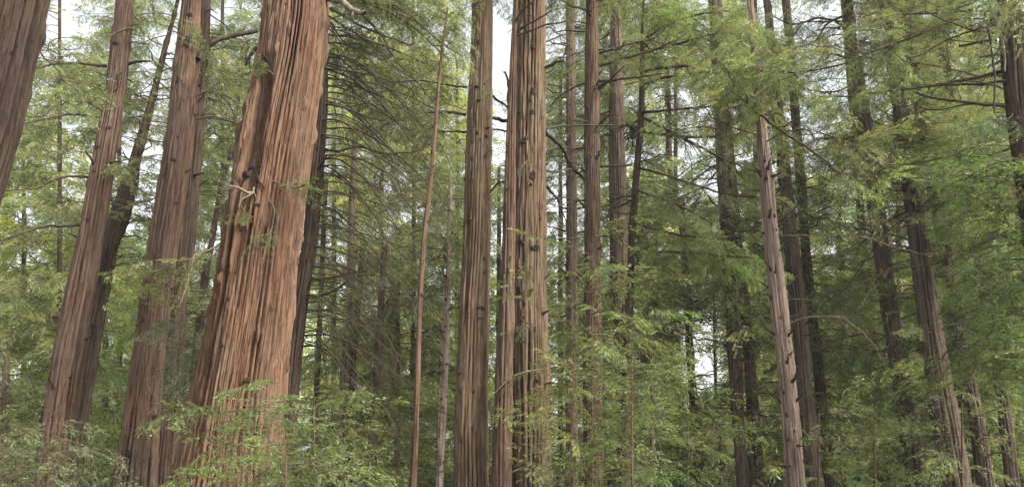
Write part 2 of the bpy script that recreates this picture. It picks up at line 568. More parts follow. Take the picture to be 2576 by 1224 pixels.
# stubs and knots -----------------------------------------------------------
def stub_mesh(seed, n=6):
    rs = np.random.RandomState(seed)
    V, Q = [], []
    s = np.linspace(0, 1, 5)
    pts = np.stack([s, rs.normal(0, 0.03, 5), rs.normal(0, 0.03, 5) + 0.06 * s], 1)
    tube(pts, 0.5 * np.array([0.26, 0.16, 0.13, 0.10, 0.05]) * rs.uniform(.85, 1.15, 5), n, V, Q)
    return mk_mesh('stub', np.vstack(V), np.vstack(Q), [WOOD['scar']], smooth=True)

def knot_mesh(seed):
    rs = np.random.RandomState(seed)
    n = 14
    th = np.arange(n) * 2 * math.pi / n
    prof = [(1.3, -0.3), (1.05, 0.02), (0.8, 0.25), (0.55, 0.3), (0.3, 0.2), (0.05, 0.12)]
    V = []
    for (rr, h) in prof:
        jr = 1 + rs.normal(0, 0.13, n)
        V.append(np.stack([np.full(n, h) + rs.normal(0, 0.13, n), rr * jr * np.cos(th), rr * jr * np.sin(th) * 1.1], 1))
    V = np.vstack(V)
    Q = []
    for i in range(len(prof) - 1):
        for j in range(n):
            j2 = (j + 1) % n
            Q.append((i * n + j, i * n + j2, (i + 1) * n + j2, (i + 1) * n + j))
    return mk_mesh('knot', V, Q, [WOOD['scar']], smooth=True)

STUBS = [stub_mesh(200 + i) for i in range(5)]
KNOTS = [knot_mesh(300 + i) for i in range(5)]

def orient(x_axis, up=Vector((0, 0, 1))):
    x = Vector(x_axis).normalized()
    y = up.cross(x)
    if y.length < 1e-4:
        y = Vector((0, 1, 0))
    y.normalize()
    zz = x.cross(y)
    return Matrix((x, y, zz)).transposed().to_4x4()

def surf(t, px, py):
    p = P(px, py, t.D)
    c, r = axis(t, p.z)
    s = max(-0.95, min(0.95, (p.x - c) / r))
    n = Vector((s, -math.sqrt(1 - s * s), 0))
    return Vector((c + n.x * r, t.D + n.y * r, p.z)), n

def add_knot(t, px, py, size, k=0):
    rk = random.Random(int(px * 7 + py))
    size *= rk.uniform(.65, 1.2)
    p, n = surf(t, px, py)
    m = Matrix.Translation(Vector(loc(t, p - n * size * 0.15))) @ orient(n) @ Matrix.Rotation(rk.uniform(0, 6.28), 4, 'X') @ Matrix.Diagonal((size * 0.8, size * rk.uniform(.4, .75), size * rk.uniform(.6, 1), 1))
    link('knot', KNOTS[k % 5], t.root, m)

def add_stub(t, z, phi, length, thick, tilt, k):
    c, r = axis(t, z)
    n = Vector((math.cos(phi), math.sin(phi), 0))
    d = Vector((n.x, n.y, tilt)).normalized()
    p = Vector((c, t.D, z)) + n * r * 0.9
    thick *= 2.3
    m = Matrix.Translation(Vector(loc(t, p))) @ orient(d) @ Matrix.Diagonal((length, thick, thick, 1))
    link('branch_stub', STUBS[k % 5], t.root, m)

def scatter_stubs(t, n, y0, y1, seed, lmin=0.15, lmax=0.5, th=0.18, tilt=0.2, knots=0):
    rs = random.Random(seed)
    for i in range(n):
        y = rs.uniform(y0, y1)
        z = P(1288, y, t.D).z
        phi = rs.choice([rs.uniform(-1.9, 0.15), rs.uniform(math.pi - 0.15, math.pi + 0.9), rs.uniform(0, 6.28)])
        add_stub(t, z, phi, rs.uniform(lmin, lmax), th * rs.uniform(0.6, 1.3), rs.uniform(-0.3, 0.7) * 1 + tilt, rs.randrange(5))
    for i in range(knots // 2 + 1):
        y = rs.uniform(y0, y1)
        z = P(1288, y, t.D).z
        c, r = axis(t, z)
        s = rs.uniform(-0.8, 0.8)
        n_ = Vector((s, -math.sqrt(1 - s * s), 0))
        p = Vector((c + n_.x * r, t.D + n_.y * r, z))
        sz = rs.uniform(0.03, 0.10) * (0.5 + r)
        m = Matrix.Translation(Vector(loc(t, p - n_ * sz * 0.2))) @ orient(n_) @ Matrix.Diagonal((sz * 0.8, sz * 0.6, sz * 0.85, 1))
        link('knot', KNOTS[rs.randrange(5)], t.root, m)

# hand-placed branches --------------------------------------------------------
def add_branch(t, pts, w0, w1, mat='dark', dd=0.0, twigs=0, tl=0.4, seed=0, foliage=0, fl=1.0, name='branch', color=(1, 1, 1, 1), label=None, front=None, sides=6, droop_t=0.2, fkind=None, d0=None):
    """pts in px of the 2576 picture; w0,w1 widths in px; dd metres the tip comes nearer (+) or recedes (-)"""
    rs = np.random.RandomState(seed + 50 + int(pts[0][0]) + int(pts[0][1]) * 3)
    if mat == 'pale':
        w0, w1 = w0 * .8, w1 * .8
    elif name != 'dead_branch':
        w0, w1 = w0 * 1.2, w1 * 1.3
    n = len(pts)
    base = t.D if d0 is None else d0
    P3 = [P(x, y, base - dd * (i / max(1, n - 1)) - (front or 0)) for i, (x, y) in enumerate(pts)]
    path = smooth_path(P3, 7)
    L = len(path)
    jit = np.cumsum(rs.normal(0, 0.012, (L, 3)), 0)
    jit -= np.linspace(0, 1, L)[:, None] * jit[-1]
    path = path + jit * min(1.0, 0.3 + (w0 * base / F) * 6)
    s = np.linspace(0, 1, L)
    px = scale_at(pts[0][1], base)
    rad = (w0 * (1 - s) ** 0.8 + w1 * s + 0 * s) / 2 * px * (1 + rs.normal(0, 0.07, L))
    V, Q = [], []
    tube(path, rad, sides, V, Q)
    def sub(p0, d, l, r0, depth):
        ss = np.linspace(0, 1, 6)
        w = np.cumsum(rs.normal(0, 0.045 * l, (6, 3)), 0); w -= w[0]
        tw = p0 + d * (ss * l)[:, None] + w
        tw[:, 2] -= droop_t * l * ss ** 2
        tube(tw, r0 * (1 - 0.8 * ss), 4, V, Q)
        if depth > 0:
            for _ in range(rs.randint(1, 4)):
                q = rs.randint(1, 5)
                sub(tw[q], nrm(d + rs.normal(0, 0.55, 3)), l * rs.uniform(0.3, 0.6), r0 * 0.5, depth - 1)
    tan = nrm(np.gradient(path, axis=0))
    for i in range(twigs):
        q = rs.randint(int(L * 0.2), L - 1)
        side = nrm(np.cross(tan[q], rs.normal(0, 1, 3)))
        d = nrm(tan[q] * rs.uniform(0.4, 1.0) + side * rs.uniform(0.5, 0.9))
        sub(path[q], d, tl * rs.uniform(0.4, 1.3), max(0.004, rad[q] * 0.4), 1)
    V = np.vstack(V) - np.asarray(t.root.location); Q = np.vstack(Q)
    o = link(name, mk_mesh(name, V, Q, [WOOD[mat]], smooth=True), t.root)
    if label:
        o['label'] = label
    if foliage:
        pool = {'near': NEAR, 'mid': MID}[fkind or 'mid']
        for i in range(foliage):
            q = rs.randint(int(L * 0.15), L)
            side = np.array([-tan[q][1], tan[q][0], 0]) * rs.choice([-1, 1])
            d = nrm(tan[q] * rs.uniform(0.5, 1.2) + nrm(side) * rs.uniform(0.2, 1.0) + np.array([0, 0, rs.uniform(-0.35, 0.1)]))
            w_, lf = pool[rs.randint(len(pool))]
            sc = fl * rs.uniform(0.5, 1.1) / (2.2 if pool is NEAR else 3.2)
            c = Vector(path[q]) - t.root.location
            M = Matrix.Translation(c) @ orient(d) @ Matrix.Rotation(rs.normal(0, 0.4), 4, 'X') @ Matrix.Diagonal((sc, sc, sc, 1))
            k = rs.uniform(0.8, 1.15)
            ob = link('bough', w_, t.root, M)
            link('foliage', lf, ob, None, (color[0] * k, color[1] * k, color[2] * k, 1))
    return path

# gaps of open sky, (x, y, rx, ry, keep probability)
GAPS = [(170, 45, 80, 75, 0.02), (330, 20, 120, 30, .35), (400, 250, 40, 60, 0.08), (250, 395, 90, 60, 0.3), (345, 500, 45, 70, 0.1), (560, 40, 50, 40, 0.35),
        (1264, 90, 30, 150, 0.25), (1268, 330, 22, 110, 0.2), (1400, 70, 40, 70, 0.12), (1395, 520, 35, 110, 0.25), (1680, 230, 80, 30, .25), (1690, 370, 70, 60, 0.2),
        (1790, 430, 60, 40, 0.25), (1762, 860, 40, 115, 0.06), (2060, 50, 110, 60, 0.15), (2110, 180, 90, 60, 0.2), (2200, 250, 60, 50, .25), (2060, 220, 50, 60, .3),
        (2120, 470, 70, 60, 0.3), (450, 120, 70, 60, .4), (95, 560, 60, 60, .5), (2300, 110, 60, 30, .4), (2280, 520, 60, 50, .5), (1010, 60, 60, 30, .5), (1560, 60, 30, 60, .5),
        (1820, 290, 60, 40, .35), (2500, 880, 20, 25, .3), (2020, 340, 60, 60, .5), (1440, 470, 20, 90, .4)]

# stretches of trunk left free of nearer boughs: x, y, rx, ry, distance
CLEAR = [(2205, 530, 50, 120, 25), (2245, 690, 45, 70, 25), (2290, 1050, 45, 120, 25), (1925, 460, 42, 170, 20), (1962, 800, 42, 260, 20), (1840, 450, 45, 150, 28), (2015, 800, 65, 260, 26),
         (2325, 690, 48, 60, 24), (2268, 290, 45, 60, 24), (2370, 980, 50, 160, 24), (2455, 1060, 45, 120, 24.5), (2530, 1080, 45, 120, 25), (1118, 880, 40, 230, 28.5), (775, 480, 55, 480, 19.5),
         (1552, 400, 42, 360, 28), (1490, 280, 36, 320, 22), (1437, 400, 28, 420, 27), (1755, 1130, 35, 90, 31), (475, 450, 45, 450, 20), (1070, 600, 30, 640, 17), (960, 480, 140, 350, 18), (870, 1000, 45, 150, 31),
         (1865, 1000, 50, 200, 28), (240, 850, 35, 300, 24), (2540, 150, 45, 150, 16)]

def keep(p, rnd, soft=1.0):
    q = proj(p)
    if q is None:
        return True
    x, y = q
    k = 1.0
    for (gx, gy, rx, ry, pr) in GAPS:
        e = ((x - gx) / (rx * 1.0)) ** 2 + ((y - gy) / (ry * 1.0)) ** 2
        if e < 1:
            k = min(k, pr * 1.3 + .03)
        elif e < 2.2:
            k = min(k, pr + (1 - pr) * (e - 1) / 1.2)
    for (gx, gy, rx, ry, D) in CLEAR:
        if p[1] < D and ((x - gx) / rx) ** 2 + ((y - gy) / ry) ** 2 < 1:
            k = min(k, 0.12)
    return rnd.random() < k

NB = [0]
def crown(t, y0, y1, n, lmin, lmax, kind='mid', color=(1, 1, 1), seed=0, azs=None, xoff=0, pitch=(-0.35, 0.25), gaps=True):
    """boughs round the trunk between picture heights y0..y1"""
    rnd = random.Random(seed * 17 + n)
    pool = {'near': NEAR, 'mid': MID, 'far': FAR}[kind]
    ref = {'near': 2.2, 'mid': 3.2, 'far': 3.6}[kind]
    az = rnd.uniform(0, 6.28)
    for i in range(n):
        y = y0 + (y1 - y0) * (i + rnd.random()) / n
        z = P(1288, y, t.D).z
        c, r = axis(t, z)
        az += 2.4 + rnd.uniform(-.5, .5)
        a = az if azs is None else rnd.uniform(*azs)
        L = rnd.uniform(lmin, lmax)
        if t.D > 26 and y > 520 and rnd.random() < 0.12:
            continue
        d = Vector((math.cos(a), math.sin(a), rnd.uniform(*pitch)))
        p0 = Vector((c + xoff, t.D, z)) + Vector((math.cos(a), math.sin(a), 0)) * r * 0.8
        mid = p0 + d * L * 0.6
        if gaps and not (keep(mid, rnd) and (rnd.random() < .4 or keep(p0 + d * L, rnd))):
            continue
        sc = L / ref
        m = rnd.randrange(len(pool))
        M = Matrix.Translation(p0 - t.root.location) @ orient(d) @ Matrix.Rotation(rnd.gauss(0, 0.55), 4, 'X') @ Matrix.Diagonal((sc, sc * rnd.uniform(.85, 1.2), sc, 1))
        k = rnd.uniform(0.75, 1.2)
        colr = (color[0] * k * rnd.uniform(.92, 1.1), color[1] * k, color[2] * k * rnd.uniform(.85, 1.1), 1)
        if kind == 'far':
            link('bough', pool[m], t.root, M, colr)
        else:
            o = link('bough', pool[m][0], t.root, M)
            link('foliage', pool[m][1], o, None, colr)
        NB[0] += 1

# ------------------------------------------------------------------ ground
def ground():
    m, n, l = nt('forest_floor')
    tc = n.new('ShaderNodeTexCoord')
    a = noise(n, l, tc.outputs['Object'], 0.35, 5, 0.6)
    b = noise(n, l, tc.outputs['Object'], 14, 5, 0.7)
    base = mixc(n, l, ramp(n, l, b, [(0.35, 0.0), (0.65, 1.0)]), (0.05, 0.032, 0.02), (0.15, 0.10, 0.065))
    base = mixc(n, l, ramp(n, l, a, [(0.45, 0.0), (0.6, 0.7)]), base, (0.05, 0.075, 0.022))
    p = n.new('ShaderNodeBsdfPrincipled'); p.inputs['Roughness'].default_value = 0.95
    bp = n.new('ShaderNodeBump'); bp.inputs['Distance'].default_value = 0.05
    l.new(b, bp.inputs['Height']); l.new(bp.outputs[0], p.inputs['Normal'])
    l.new(base, p.inputs['Base Color'])
    o = n.new('ShaderNodeOutputMaterial'); l.new(p.outputs[0], o.inputs[0])
    xs = np.concatenate([np.linspace(-1500, -130, 12), np.linspace(-120, 120, 121), np.linspace(130, 1500, 12)])
    ys = np.concatenate([np.linspace(-1500, -50, 12), np.linspace(-40, 160, 101), np.linspace(175, 1500, 12)])
    X, Y = np.meshgrid(xs, ys)
    rs = np.random.RandomState(1)
    Z = 0.35 * np.sin(X * 0.07 + 1) * np.sin(Y * 0.05) + rs.normal(0, 0.025, X.shape)
    V = np.stack([X, Y, Z], -1).reshape(-1, 3)
    c = len(xs)
    i = np.arange(len(ys) - 1)[:, None] * c; j = np.arange(c - 1)[None, :]
    Q = np.stack([i + j, i + j + 1, i + c + j + 1, i + c + j], -1).reshape(-1, 4)
    o = link('ground', mk_mesh('ground', V, Q, [m], smooth=True))
    o['kind'] = 'structure'
ground()


# ------------------------------------------------------------------ air
def haze(density):
    m, n, l = nt('haze')
    v = n.new('ShaderNodeVolumePrincipled')
    v.inputs['Color'].default_value = (0.93, 0.96, 1.0, 1)
    v.inputs['Density'].default_value = density
    v.inputs['Anisotropy'].default_value = 0.2
    o = n.new('ShaderNodeOutputMaterial'); l.new(v.outputs[0], o.inputs['Volume'])
    x0, x1, y0, y1, z0, z1 = -1600, 1600, -1600, 1600, -3, 75
    V = [(x, y, z) for z in (z0, z1) for y in (y0, y1) for x in (x0, x1)]
    Q = [(0, 2, 3, 1), (4, 5, 7, 6), (0, 1, 5, 4), (2, 6, 7, 3), (0, 4, 6, 2), (1, 3, 7, 5)]
    o = link('haze', mk_mesh('haze', V, Q, [m]))
    o['kind'] = 'stuff'; o['label'] = 'thin pale forest haze'
haze(0.0006)

def bare_limbs(t, n, y0, y1, lo, hi, seed, w=(3, 6), azs=None, drop=(0.0, 0.5), mats=('dark', 'dark', 'twig', 'mossy'), twigs=(4, 10)):
    """dead limbs standing out all round a trunk"""
    rs = np.random.RandomState(seed)
    for i in range(n):
        y = rs.uniform(y0, y1)
        z = P(1288, y, t.D).z
        c, r = axis(t, z)
        a = rs.uniform(0, 6.28) if azs is None else rs.uniform(*azs)
        if azs is None and math.sin(a) > 0.75:
            a += 1.2
        L = rs.uniform(lo, hi)
        d = np.array([math.cos(a), math.sin(a), rs.uniform(-0.1, 0.35)])
        s = np.linspace(0, 1, 11)
        dr = rs.uniform(*drop)
        wob = np.cumsum(rs.normal(0, 0.03 * L, (11, 3)), 0); wob -= wob[0]
        path = np.array([c, t.D, z]) + np.array([d[0], d[1], 0]) * r * .8 + d * (s * L)[:, None] + wob
        path[:, 2] -= dr * L * s ** 2
        px = scale_at(y, t.D)
        r0 = rs.uniform(*w) * px / 2
        cut = rs.choice([1.0, 1.0, 0.55])
        path = path[:max(4, int(11 * cut))]
        k = len(path)
        V, Q = [], []
        tube(path, r0 * (1 - 0.75 * s[:k]) * (1 + rs.normal(0, .1, k)), 5, V, Q)
        tan = nrm(np.gradient(path, axis=0))
        for j in range(rs.randint(*twigs)):
            q = rs.randint(1, k)
            dd_ = nrm(tan[q] * rs.uniform(.3, 1) + rs.normal(0, .6, 3))
            l = rs.uniform(.15, .9)
            ss = np.linspace(0, 1, 5)
            ww = np.cumsum(rs.normal(0, .05 * l, (5, 3)), 0); ww -= ww[0]
            tw = path[q] + dd_ * (ss * l)[:, None] + ww
            tw[:, 2] -= .3 * l * ss ** 2
            tube(tw, max(.004, r0 * .32) * (1 - .7 * ss), 3, V, Q)
        V = np.vstack(V) - np.asarray(t.root.location)
        link('dead_branch', mk_mesh('dead_branch', V, np.vstack(Q), [WOOD[mats[rs.randint(len(mats))]]], smooth=True), t.root)
# ------------------------------------------------------------------ the trees
T = {}
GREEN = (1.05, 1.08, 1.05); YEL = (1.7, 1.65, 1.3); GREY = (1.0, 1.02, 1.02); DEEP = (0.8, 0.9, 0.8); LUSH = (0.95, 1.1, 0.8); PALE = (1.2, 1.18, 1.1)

def tk(key, keys, D, bark, label, **kw):
    T[key] = make_trunk('redwood_tree', keys, D, bark, label, seed=len(T) * 5 + 1, **kw)
    return T[key]

# --- left side
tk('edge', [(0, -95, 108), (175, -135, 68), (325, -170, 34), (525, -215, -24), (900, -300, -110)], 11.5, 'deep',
   'big dark furrowed redwood trunk cut off by the left edge, high and close', relief=0.05, flute=0.04, furrow=0.11)
tk('pinkleft', [(40, 289, 333), (60, 288, 332), (200, 273, 320), (325, 250, 300), (450, 224, 282), (600, 198, 257), (762, 163, 232), (912, 132, 204), (1037, 114, 184), (1120, 100, 180), (1224, 92, 180)], 18, 'red',
   'leaning reddish redwood with bare crooked limbs reaching to the left edge', relief=0.032, flute=0.04, top=-70)
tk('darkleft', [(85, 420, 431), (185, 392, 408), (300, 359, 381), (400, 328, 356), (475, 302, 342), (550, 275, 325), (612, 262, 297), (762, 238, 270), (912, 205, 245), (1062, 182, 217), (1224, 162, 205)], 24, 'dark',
   'slim nearly black forked trunk right behind the leaning reddish one', flute=0.03)
tk('left3', [(0, 459, 505), (150, 442, 501), (300, 425, 492), (450, 402, 472), (612, 376, 448), (762, 355, 425), (912, 333, 410), (1062, 312, 397), (1224, 286, 391)], 18, 'red',
   'straight brown redwood with dark knots high up, just left of the giant trunk', relief=0.035, flute=0.03)
tk('left3b', [(0, 490, 529), (150, 480, 526), (300, 462, 515), (450, 446, 502), (600, 434, 492), (762, 420, 468), (912, 405, 465), (1062, 390, 455), (1224, 380, 440)], 20, 'dark',
   'darker redwood trunk half hidden behind the right side of the knotted brown one', flute=0.04)
tk('thin3', [(240, 596, 604), (385, 574, 586), (475, 548, 562), (600, 528, 542), (662, 510, 530), (762, 500, 520), (862, 487, 506), (1100, 462, 484)], 32, 'dark',
   'thin dark distant trunk glimpsed between the brown redwood and the giant', top=100)
tk('giant', [(0, 664, 826), (75, 656, 826), (190, 638, 812), (300, 612, 797), (400, 591, 782), (500, 574, 768), (600, 556, 754), (700, 540, 744), (800, 522, 735), (900, 502, 723), (1000, 480, 713), (1100, 456, 706), (1224, 428, 700)], 15, 'giant',
   'giant red-brown redwood with deeply fluted bark, thickest trunk in the photo', relief=0.07, flute=0.085, furrow=0.11, zstep=0.045, top=-200,
   scoops=[(668, 345, 0.25, 1.25, 0.30), (600, 700, 0.07, 3.0, 0.10), (655, 1000, 0.05, 1.6, 0.07), (640, 560, 0.10, 1.6, 0.14), (520, 1050, 0.06, 1.2, 0.12)])
tk('behind', [(60, 800, 822), (240, 800, 827), (350, 792, 821), (450, 776, 815), (600, 762, 800), (762, 734, 776), (862, 722, 764), (962, 712, 754), (1224, 690, 735)], 19.5, 'dark',
   'dark trunk along the right side of the giant, with a fan of dead limbs', flute=0.04)
# --- centre left
tk('slender', [(75, 1118, 1124), (125, 1110, 1117), (225, 1098, 1107), (350, 1086, 1096), (450, 1076, 1087), (612, 1060, 1073), (762, 1052, 1065), (912, 1044, 1059), (1062, 1036, 1052), (1224, 1028, 1047)], 17, 'orange',
   'very slender leaning orange-brown trunk between the giant and the middle pair', relief=0.01, flute=0.02, furrow=0.05, top=20, wiggle=0.02)
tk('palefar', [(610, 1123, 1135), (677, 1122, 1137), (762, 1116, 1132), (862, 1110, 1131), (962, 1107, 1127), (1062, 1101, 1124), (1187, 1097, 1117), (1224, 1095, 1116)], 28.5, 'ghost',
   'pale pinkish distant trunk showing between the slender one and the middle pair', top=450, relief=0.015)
tk('mid1', [(0, 1187, 1240), (150, 1184, 1240), (300, 1175, 1238), (450, 1169, 1236), (612, 1164, 1234), (762, 1154, 1230), (912, 1148, 1228), (1062, 1140, 1226), (1224, 1135, 1226)], 20, 'tan',
   'straight knotty tan-brown redwood, left one of the middle pair', relief=0.035, flute=0.05, furrow=0.10)
tk('mid2a', [(0, 1290, 1303), (90, 1286, 1300), (280, 1276, 1299), (450, 1269, 1298), (612, 1263, 1297), (762, 1254, 1294), (912, 1246, 1292), (1062, 1241, 1290), (1224, 1237, 1288)], 19.3, 'red',
   'narrow reddish trunk grown against the left flank of the thick grey-brown middle redwood', relief=0.025)
tk('mid2', [(0, 1296, 1374), (150, 1295, 1373), (300, 1293, 1373), (450, 1290, 1374), (612, 1287, 1375), (762, 1285, 1376), (912, 1284, 1380), (1062, 1284, 1382), (1224, 1283, 1384)], 20, 'tan',
   'thick grey-brown redwood with many round knots, right one of the middle pair', relief=0.045, flute=0.05, furrow=0.11)
tk('r10', [(0, 1424, 1447), (150, 1423, 1448), (300, 1424, 1450), (450, 1424, 1451), (612, 1424, 1452), (762, 1423, 1453), (1224, 1422, 1454)], 27, 'pink',
   'slim even pinkish trunk, first to the right of the middle pair', relief=0.02, furrow=0.07)
tk('r11', [(0, 1473, 1505), (150, 1471, 1506), (300, 1470, 1508), (450, 1469, 1509), (612, 1470, 1511), (762, 1468, 1513), (912, 1467, 1516), (1224, 1466, 1520)], 22, 'red',
   'reddish scaly trunk with short stubs, second to the right of the middle pair', relief=0.03, furrow=0.08)
tk('r12', [(0, 1536, 1563), (150, 1534, 1568), (300, 1531, 1571), (450, 1531, 1575), (600, 1533, 1580), (762, 1537, 1585), (1037, 1552, 1601), (1224, 1556, 1606)], 28, 'pink',
   'brownish trunk behind crossing limbs with a dark clump hanging beside it', flute=0.06)
tk('r13', [(80, 1613, 1622), (200, 1608, 1622), (300, 1603, 1619), (400, 1596, 1613), (500, 1589, 1607), (600, 1581, 1599), (800, 1570, 1592)], 24, 'dark',
   'thin brown trunk leaning left across the group behind the stubby reddish one', relief=0.015, top=0, wiggle=0.02)
# --- right side
tk('r24', [(280, 1673, 1688), (415, 1675, 1692), (600, 1680, 1700)], 42, 'dark', 'far dark trunk seen against white sky gaps right of the crossing mossy limbs', top=150)
tk('r25', [(750, 1719, 1738), (870, 1724, 1744), (960, 1730, 1752), (1087, 1740, 1765), (1224, 1745, 1777)], 31, 'dark',
   'dark lower trunk on the left rim of the bright sky slot', top=500)
tk('r26', [(772, 1793, 1801), (970, 1796, 1805), (1112, 1803, 1815), (1224, 1822, 1836)], 33, 'dark', 'thin black sapling standing in the bright sky slot', top=560, relief=0.01)
tk('r14a', [(280, 1797, 1824), (400, 1802, 1828), (600, 1815, 1846), (762, 1823, 1853), (912, 1830, 1868), (1062, 1843, 1873), (1224, 1852, 1884)], 28, 'brown',
   'darker left trunk of the twin pair right of the bright sky slot', flute=0.06)
tk('r14b', [(280, 1819, 1840), (425, 1829, 1851), (500, 1834, 1858), (612, 1843, 1868), (762, 1862, 1885), (912, 1872, 1900), (1062, 1880, 1913), (1224, 1886, 1924)], 29, 'pink',
   'lighter right trunk of the twin pair right of the bright sky slot', flute=0.06)
tk('r15', [(250, 1898, 1920), (330, 1904, 1929), (450, 1908, 1945), (500, 1912, 1950), (612, 1921, 1961), (762, 1937, 1980), (912, 1954, 1997), (1062, 1967, 2011), (1224, 1977, 2027)], 20, 'pale',
   'pale pinkish trunk bristling with short broken stubs, right of centre', relief=0.022, furrow=0.07)
tk('r16a', [(400, 1955, 1985), (612, 1972, 2007), (762, 1987, 2027), (912, 2002, 2038), (1062, 2013, 2053), (1224, 2028, 2071)], 26, 'brown',
   'dark brown trunk close behind the pale stubby one', flute=0.05)
tk('r16b', [(500, 2006, 2030), (612, 2014, 2038), (762, 2026, 2052), (912, 2043, 2071), (1062, 2056, 2084), (1224, 2069, 2101)], 28, 'brown',
   'second dark brown trunk to the right behind the pale stubby one', flute=0.05)
tk('r17', [(25, 2122, 2147), (100, 2130, 2154), (240, 2147, 2181), (450, 2174, 2216), (612, 2195, 2236), (712, 2208, 2250), (812, 2223, 2266), (912, 2238, 2281), (1012, 2254, 2300), (1087, 2266, 2312), (1224, 2281, 2324)], 25, 'brown',
   'tall brown trunk leaning left with green tufts across it, right of the lichened limb', flute=0.05)
tk('r23', [(600, 2160, 2180), (800, 2175, 2200), (922, 2184, 2210), (1037, 2198, 2222), (1224, 2210, 2236)], 36, 'dark', 'faint far trunk just left of the tufted leaning one', relief=0.015)
tk('r18', [(230, 2241, 2275), (345, 2257, 2296), (612, 2288, 2336), (762, 2305, 2357), (962, 2332, 2392), (1062, 2347, 2412), (1224, 2368, 2438)], 24, 'brown',
   'broad brown trunk low in the right part, ragged green tufts hiding its middle', flute=0.08)
tk('r22', [(240, 2307, 2331), (300, 2315, 2338), (600, 2352, 2378), (760, 2375, 2398), (1037, 2410, 2432), (1224, 2430, 2452)], 33, 'dark', 'dim distant trunk between the broad brown trunk and its right neighbour', flute=0.05)
tk('r19', [(700, 2378, 2410), (862, 2402, 2433), (1037, 2437, 2472), (1224, 2458, 2502)], 24.5, 'brown', 'brown trunk second from the right bottom corner', flute=0.06, top=-100)
tk('r20', [(700, 2458, 2484), (937, 2499, 2527), (1062, 2514, 2546), (1224, 2532, 2564)], 25, 'brown', 'narrow brown trunk nearest the right bottom corner', flute=0.06, top=-100)
tk('r33', [(540, 2363, 2378), (700, 2378, 2396)], 40, 'dark', 'far thin trunk showing small between tufts in the right upper half', top=400)
tk('r21', [(0, 2508, 2556), (50, 2512, 2566), (125, 2520, 2578), (300, 2538, 2590), (600, 2575, 2630)], 16, 'dark',
   'dark grey-brown trunk in the upper right corner with long dead limbs', relief=0.03)
# --- distance, centre left
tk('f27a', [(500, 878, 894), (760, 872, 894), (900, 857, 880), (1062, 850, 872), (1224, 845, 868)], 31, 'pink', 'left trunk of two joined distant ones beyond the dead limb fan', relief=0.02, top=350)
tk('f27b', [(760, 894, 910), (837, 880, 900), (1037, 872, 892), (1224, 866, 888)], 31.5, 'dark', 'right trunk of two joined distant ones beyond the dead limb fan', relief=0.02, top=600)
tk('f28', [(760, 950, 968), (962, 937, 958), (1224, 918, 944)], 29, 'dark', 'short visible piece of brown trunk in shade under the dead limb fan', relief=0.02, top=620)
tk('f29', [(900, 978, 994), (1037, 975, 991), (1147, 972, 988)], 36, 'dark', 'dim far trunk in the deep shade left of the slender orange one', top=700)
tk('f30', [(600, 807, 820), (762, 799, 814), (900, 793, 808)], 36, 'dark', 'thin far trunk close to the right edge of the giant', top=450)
tk('f01', [(1050, 0, 22), (1224, -8, 18)], 34, 'pink', 'pale distant trunk low at the left edge', top=900)

# --- knots, stubs
for i, (x, y, s) in enumerate([(1340, 248, .13), (1305, 296, .09), (1318, 368, .12), (1340, 455, .15), (1310, 618, .12), (1345, 632, .12), (1334, 742, .09), (1313, 860, .1), (1345, 835, .08), (1300, 690, .05), (1360, 560, .05), (1345, 1165, .09), (1340, 30, .1), (1352, 960, .06)]):
    add_knot(T['mid2'], x, y, s, i)
for i, (x, y, s) in enumerate([(1205, 265, .10), (1200, 230, .09), (1188, 368, .07), (1225, 352, .06), (1180, 562, .08), (1222, 690, .07), (1212, 780, .08), (1210, 806, .07), (1197, 985, .1), (1165, 1012, .09), (1162, 1108, .07), (1196, 1083, .09), (1210, 32, .09), (1200, 1150, .07)]):
    add_knot(T['mid1'], x, y, s, i)
for i, (x, y, s) in enumerate([(484, 117, .19), (464, 218, .18), (450, 415, .08), (452, 520, .07), (460, 358, .08), (345, 1140, .08), (412, 1048, .13), (487, 50, .14)]):
    add_knot(T['left3'], x, y, s, i)
for i, (x, y, s) in enumerate([(678, 205, .19), (690, 186, .13), (648, 470, .15), (665, 455, .11), (613, 772, .055), (695, 632, .05), (655, 965, .05), (600, 885, .04), (680, 545, .05), (742, 60, .06)]):
    add_knot(T['giant'], x, y, s, i)
for i, (x, y, s) in enumerate([(258, 380, .09), (275, 270, .1), (285, 330, .07), (262, 450, .06), (300, 120, .1), (118, 1040, .22), (235, 560, .05)]):
    add_knot(T['pinkleft'], x, y, s, i)
scatter_stubs(T['r15'], 34, 330, 1200, 1, .18, .5, .16, .25, knots=22)
scatter_stubs(T['r11'], 10, 50, 700, 2, .15, .45, .2, knots=12)
scatter_stubs(T['r10'], 8, 50, 800, 3, .15, .35, .15, knots=10)
scatter_stubs(T['mid1'], 9, 100, 1150, 4, .10, .22, .16, knots=10)
scatter_stubs(T['mid2'], 10, 50, 1100, 5, .10, .26, .16, knots=12)
scatter_stubs(T['mid2a'], 6, 100, 1100, 6, .08, .2, .12, knots=8)
scatter_stubs(T['pinkleft'], 14, 80, 1000, 7, .12, .4, .16, knots=8)
scatter_stubs(T['left3'], 8, 80, 1000, 8, .10, .25, .14, knots=8)
scatter_stubs(T['left3b'], 10, 80, 1000, 9, .15, .5, .15, knots=5)
scatter_stubs(T['palefar'], 16, 620, 1180, 10, .15, .4, .12, knots=10)
scatter_stubs(T['r17'], 12, 430, 1150, 11, .2, .6, .14, knots=5)
scatter_stubs(T['r18'], 8, 600, 1150, 12, .2, .6, .14, knots=4)
scatter_stubs(T['slender'], 12, 150, 1200, 13, .06, .2, .06, knots=9)
scatter_stubs(T['r12'], 8, 100, 900, 14, .2, .6, .14)
scatter_stubs(T['darkleft'], 12, 150, 1000, 15, .2, .7, .12)
